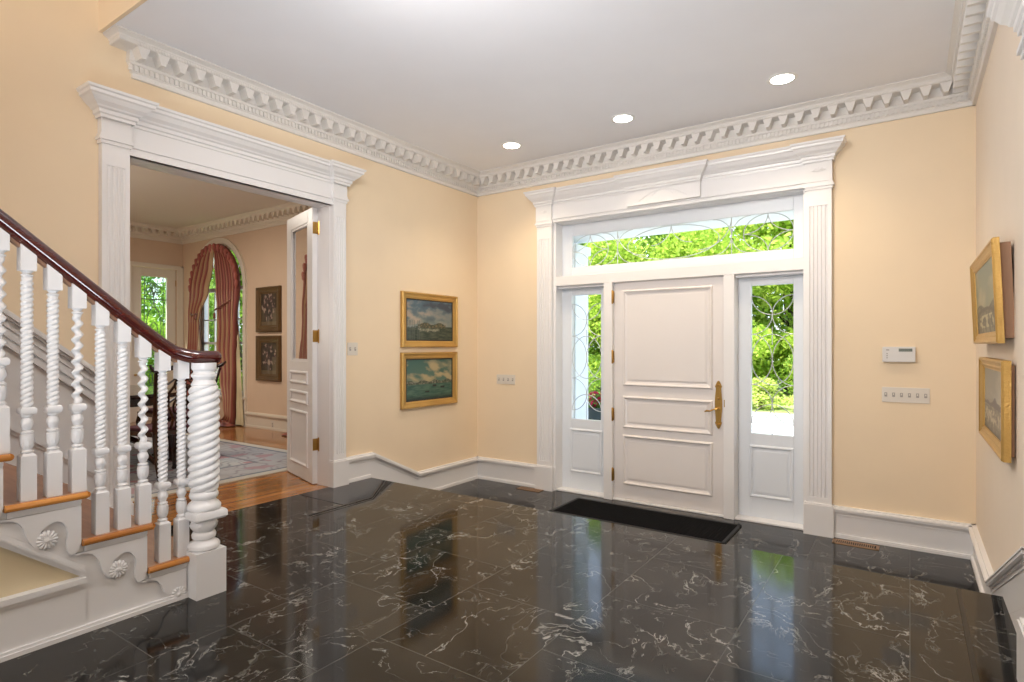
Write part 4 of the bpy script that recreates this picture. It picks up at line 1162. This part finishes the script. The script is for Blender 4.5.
def chair():
    t=thing('dining_chair','x','chair')
    mb=MB(); mb.prism([(-.22,-.20),(.22,-.20),(.26,.22),(-.26,.22)],.40,.445,lambda p,q,z:(p,q,z)); mb.build('seat_frame',DARKW,t,bevel=.004)
    mb=MB(); mb.prism([(-.205,-.185),(.205,-.185),(.245,.205),(-.245,.205)],.44,.475,lambda p,q,z:(p,q,z)); mb.build('seat',SEATF,t,bevel=.014)
    for sx in(-1,1):
        MB().tube([(sx*.225,.19,.42),(sx*.24,.21,.33),(sx*.225,.20,.18),(sx*.222,.20,.04),(sx*.228,.21,.015)],[.034,.032,.02,.017,.026],10).build('leg',DARKW,t,smooth=True)
        MB().tube([(sx*.19,-.19,.43),(sx*.185,-.21,.2),(sx*.185,-.26,.012)],[.02,.018,.017],8).build('leg',DARKW,t,smooth=True)
        MB().tube([(sx*.19,-.19,.42),(sx*.195,-.21,.60),(sx*.215,-.25,.80),(sx*.23,-.29,.97)],[.02,.018,.017,.018],8).build('back_post',DARKW,t,smooth=True)
    pts=[(-.30,-.325,1.035),(-.265,-.30,1.00),(-.20,-.285,.985),(-.10,-.285,1.01),(0,-.287,1.02),(.10,-.285,1.01),(.20,-.285,.985),(.265,-.30,1.00),(.30,-.325,1.035)]
    MB().tube(pts,[.010,.020,.024,.022,.026,.022,.024,.020,.010],10).build('crest_rail',DARKW,t,smooth=True)
    mb=MB()
    def yo(z): return -.20-(z-.46)*.155
    def T_(pl,r=.012): mb.tube([(x,yo(z),z) for x,z in pl],r,8)
    T_([(-.05,.46),(-.035,.55),(-.09,.66),(-.10,.78),(-.03,.88),(-.05,1.0)]); T_([(.05,.46),(.035,.55),(.09,.66),(.10,.78),(.03,.88),(.05,1.0)])
    T_([(-.09,.70),(-.03,.74),(0,.70),(.03,.74),(.09,.70)]); T_(arc(0,.66,.045,.07,0,360,16),.010); T_(arc(0,.86,.05,.06,0,360,16),.010); T_([(0,.46),(0,.60)],.013)
    T_([(-.19,.90),(-.12,.86),(-.04,.92)],.010); T_([(.19,.90),(.12,.86),(.04,.92)],.010)
    mb.build('back_splat',DARKW,t,smooth=True)
    return t
ch0=chair()
G='carved mahogany dining chairs around the table'
spots=[(-5.72,2.60,PI/2+.1,'carved mahogany dining chair at the near end of the table'),
       (-6.53,3.17,PI-.1,'carved mahogany dining chair showing its crest just right of the newel post'),
       (-7.15,3.30,PI,'carved mahogany dining chair midway along the window side of the table'),
       (-6.35,1.88,0.1,'carved mahogany dining chair on the stair side of the table, nearest the hall'),
       (-7.20,1.82,0,'carved mahogany dining chair on the stair side of the table, farther from the hall')]
for i,(x,y,r,lab) in enumerate(spots):
    o=ch0 if i==0 else copytree(ch0)
    o.location=(x,y,ZU+.009); o.rotation_euler=(0,0,r); o['label']=lab; o['group']=G; o.name='dining_chair'

# ------------------------------------------------------------------ outside
MB().box(-40,25,5.54,60,-.4,-.16).build('ground_lawn',GRASS,kind=S)
MB().box(-40,XD-.2,-10,5.54,-.4,-.16).build('ground_lawn_west',GRASS,kind=S)
MB().box(-12.5,8,8.2,15.6,-.17,-.15).build('ground_driveway',DRIVE,kind=S)
MB().box(-4.6,.9,5.5,8.2,-.4,-.06).build('ground_porch',STONE,kind=S)
MB().box(-4.45,.6,5.54,7.35,2.985,3.1).build('ceiling_porch',PORCHW,kind=S)
def column(x,lab):
    t=thing('porch_column',lab,'column',(x,7.2,-.06),group='porch columns')
    MB().box(-.19,.19,-.19,.19,.22,2.86).build('shaft',PORCHW,t)
    MB().box(-.23,.23,-.23,.23,0,.22).build('base',PORCHW,t,bevel=.01)
    MB().box(-.22,.22,-.22,.22,2.86,2.98).build('capital',PORCHW,t,bevel=.01)
column(-3.955,'white square porch column seen through the left sidelight')
MB().box(-4.45,-4.15,5.54,7.0,-.06,2.98).build('wall_porch',PORCHW,kind=S)
# planter with red flowers
t=thing('flower_planter','dark planter of red flowers on the porch, seen through the left sidelight','planter',(-3.93,8.05,-.16)); t.scale=(1.1,1.1,1.12)
MB().rev([(.17,0),(.19,.03),(.17,.06),(.22,.45),(.25,.62),(.27,.64),(.27,.68),(.24,.68),(.23,.62)],n=28).build('pot',POT,t,smooth=True)
MB().rev([(.001,.63),(.235,.63),(.235,.61),(.001,.61)],n=24).build('soil',SOIL,t)
def leaves(mb,n,c,r,size,seed,flat=1.0,shell=.0):
    rnd=random.Random(seed)
    for _ in range(n):
        while True:
            p=Vector((rnd.uniform(-1,1),rnd.uniform(-1,1),rnd.uniform(-1,1)))
            if shell<p.length<1: break
        q=Vector((c[0]+p.x*r[0],c[1]+p.y*r[1],c[2]+p.z*r[2]))
        nrm=Vector((rnd.uniform(-1,1),rnd.uniform(-1,1),rnd.uniform(-.2,1.2))).normalized()
        a=nrm.orthogonal().normalized(); a=Matrix.Rotation(rnd.uniform(0,6.28),3,nrm)@a; b_=nrm.cross(a)
        s_=size*rnd.uniform(.6,1.25)
        mb.add([q-a*s_*.5,q+b_*s_*.28+nrm*s_*.06,q+a*s_*.5,q-b_*s_*.28+nrm*s_*.06],[(0,1,2,3)])
mb=MB(); leaves(mb,260,(0,0,.74),(.24,.24,.13),.09,5); mb.build('foliage',LEAFC,t)
mb=MB(); leaves(mb,120,(-.02,-.1,.78),(.22,.14,.12),.07,6); mb.build('flowers',PETALR,t)
# trees
def crown_mesh(seed,n,H,R,size):
    rnd=random.Random(seed); mb=MB()
    blobs=[]
    for k in range(36):
        z=rnd.uniform(.12,1.0)
        rr_=R*(math.sin(min(1,z*1.05)*PI*.86+.35))*rnd.uniform(.25,.95)
        a=rnd.uniform(0,6.28); blobs.append((rr_*math.cos(a),rr_*math.sin(a),z*H,rnd.uniform(.5,1.05)*R*.42))
    for j,(x,y,z,r) in enumerate(blobs): leaves(mb,n//36,(x,y,z),(r,r,r*.8),size,seed*100+j,shell=.35)
    return mb
def tree(kind,lab,x,y,s=1,rz=0,name='tree',group=None):
    if kind not in TREES:
        n,H,R,size,m,seed=TK[kind]
        t=thing(name); cm=crown_mesh(seed,n,H,R,size).build('foliage',m,t)
        tr=MB().tube([(0,0,-.1),(.05,.0,H*.25),(-.05,.08,H*.5),(.1,0,H*.8)],[R*.07,R*.055,R*.04,R*.02],10)
        for a in range(5):
            tr.tube([(0,0,H*(.25+.08*a)),(R*.35*math.cos(a*1.9),R*.35*math.sin(a*1.9),H*(.42+.09*a))],[R*.03,R*.012],6)
        tr.build('trunk',BARK,t,smooth=True); TREES[kind]=t; o=t
    else: o=copytree(TREES[kind])
    o.location=(x,y,-.17); o.scale=(s,s,s) if kind!='yellow' else (s*1.35,s*1.1,s*.78); o.rotation_euler=(0,0,rz); tag(o,lab,'tree' if name=='tree' else 'shrub',group); o.name=name
    return o
TREES={}
TK={'bright':(21000,5.3,2.8,.17,LEAFA,1),'mid':(17000,5.7,3.0,.18,LEAFB,2),'dark':(15000,5.9,3.0,.17,LEAFC,3),'yellow':(3000,1.25,.95,.10,LEAFY,4),'green':(3200,1.9,1.1,.10,LEAFB,5)}
G='leafy trees beyond the driveway'
T_=[('mid',4.0,21.0,1.15,2.5,'mid green tree at the right-hand end of the row beyond the driveway'),('bright',-1.0,20.2,1.0,3.6,'bright green leafy tree seen at the right end of the transom'),('bright',-5.9,19.8,1.05,0,'bright green leafy tree beyond the driveway, seen through the right half of the transom'),
('bright',-9.3,20.0,1.05,2,'bright green leafy tree seen through the middle of the transom'),
('bright',-12.4,19.6,1.1,4,'tall bright green tree seen through the left sidelight and transom end'),
('bright',-3.6,23.4,1.4,1,'bright green tree farthest back in the right sidelight'),
('mid',-7.9,24.2,1.4,3,'mid green tree standing deep behind the bright trees, right of the transom middle'),
('dark',-12.0,25.2,1.4,5,'dark tree far back behind the left part of the transom'),
('mid',-14.5,8.4,.8,1.1,'mid green tree outside the far arched window'),
('dark',-20.5,12.5,.95,2.1,'dark green tree deep behind the far arched window'),
('mid',-11.2,10.5,.75,3.2,'mid green tree outside the nearer arched window'),
('bright',-14.6,5.2,.62,2.9,'green tree outside the leaded glass door'),
('dark',-19.5,7.2,.8,.2,'dark green tree behind the leaded glass door')]
for k,x,y,s_,rz,lab in T_: tree(k,lab,x,y,s_,rz)
SH=[('yellow',-5.0,16.5,.8,0,'low yellow-green shrub, leftmost of those edging the driveway in the right sidelight'),('yellow',-3.3,16.4,.78,1,'low yellow-green shrub edging the driveway in the middle of the right sidelight'),('yellow',-1.9,16.5,.8,2,'low yellow-green shrub edging the driveway at the right of the sidelight'),
('green',-4.9,18.4,.9,.5,'taller green shrub behind the yellow-green ones'),('green',-2.1,18.6,.95,2.5,'rounded green shrub behind the rightmost yellow-green one'),('green',-11.0,18.2,1.1,1.5,'green shrub set back behind another low in the left sidelight'),
('green',-8.5,16.0,.9,2.2,'green shrub at the far driveway edge in the left sidelight')]
for k,x,y,s_,rz,lab in SH: tree(k,lab,x,y,s_,rz,name='shrub')

# ------------------------------------------------------------------ world & lights
w=bpy.data.worlds.new('World'); scn.world=w; w.use_nodes=True; nt=w.node_tree; bg=nt.nodes['Background']
tc=N(nt,'ShaderNodeTexCoord'); sp=N(nt,'ShaderNodeSeparateXYZ'); r=N(nt,'ShaderNodeValToRGB')
L(nt,tc.outputs['Generated'],sp.inputs[0]); L(nt,sp.outputs['Z'],r.inputs['Fac'])
r.color_ramp.elements[0].color=(.80,.88,.95,1); r.color_ramp.elements[1].color=(.42,.62,.95,1); r.color_ramp.elements[1].position=.7
L(nt,r.outputs['Color'],bg.inputs['Color']); bg.inputs['Strength'].default_value=2.6
sd=bpy.data.lights.new('sun','SUN'); sd.energy=12; sd.angle=math.radians(1); sd.color=(1,.95,.86)
so=bpy.data.objects.new('sun',sd); COL.objects.link(so); so.rotation_euler=Vector((-.25,-.55,1.0)).to_track_quat('Z','Y').to_euler()
def area(name,loc,target,size,e,col=(1,.95,.88),sy=None):
    d_=bpy.data.lights.new(name,'AREA'); d_.energy=e; d_.size=size; d_.color=col
    if sy: d_.shape='RECTANGLE'; d_.size_y=sy
    o=bpy.data.objects.new(name,d_); COL.objects.link(o); o.location=loc
    o.rotation_euler=(Vector(loc)-Vector(target)).to_track_quat('Z','Y').to_euler()
    return o
area('hall_fill_light',(-1.6,-1.6,5.9),(-1.2,1.0,0),2.4,34,(1,.97,.93))  # added light high in the unseen stair hall, not a known fixture
area('back_fill_light',(-1.2,-3.3,3.3),(-1.6,5.0,1.9),2.0,102,(1,.97,.95))  # unseen fill added behind the camera for even light
area('foyer_fill_light',(-1.75,1.75,3.42),(-2.1,5.0,1.0),.7,66,(1,.95,.91))  # added out of view above the frame to brighten the door wall
area('ceiling_wash_fill',(-1.2,.3,.5),(-1.7,2.6,3.47),1.2,52,(.84,.92,1)).data.spread=math.radians(120)  # added upward light that lifts the ceiling, no such fixture there
area('dining_fill_light',(-7.2,2.6,3.3),(-7.2,2.6,0),1.2,58,(1,.92,.80))  # extra light added under the dining ceiling, not a known fixture
area('dining_wash_fill',(-7.2,1.0,1.9),(-7.6,3.6,3.4),1.0,25,(1,.93,.82))  # second unseen light added to brighten the dining room
area('side_room_fill',(2.0,2.1,3.3),(2.0,2.1,0),1,30,(1,.92,.8))  # invented light for the unseen side room

# ------------------------------------------------------------------ camera
cd=bpy.data.cameras.new('camera'); cam=bpy.data.objects.new('camera',cd); COL.objects.link(cam)
cam.location=(0,0,1.53); cam.rotation_euler=(PI/2,0,math.radians(34.5))
cd.sensor_width=36; cd.lens=579*36/1024; cd.shift_y=4.6/1024; cd.clip_start=.05; cd.clip_end=200
scn.camera=cam
scn.view_settings.view_transform='Standard'
scn.view_settings.look='None'
scn.view_settings.exposure=0
try:
    scn.cycles.use_denoising=True
    scn.cycles.max_bounces=10; scn.cycles.diffuse_bounces=5; scn.cycles.transparent_max_bounces=12; scn.cycles.sample_clamp_indirect=8
except Exception: pass
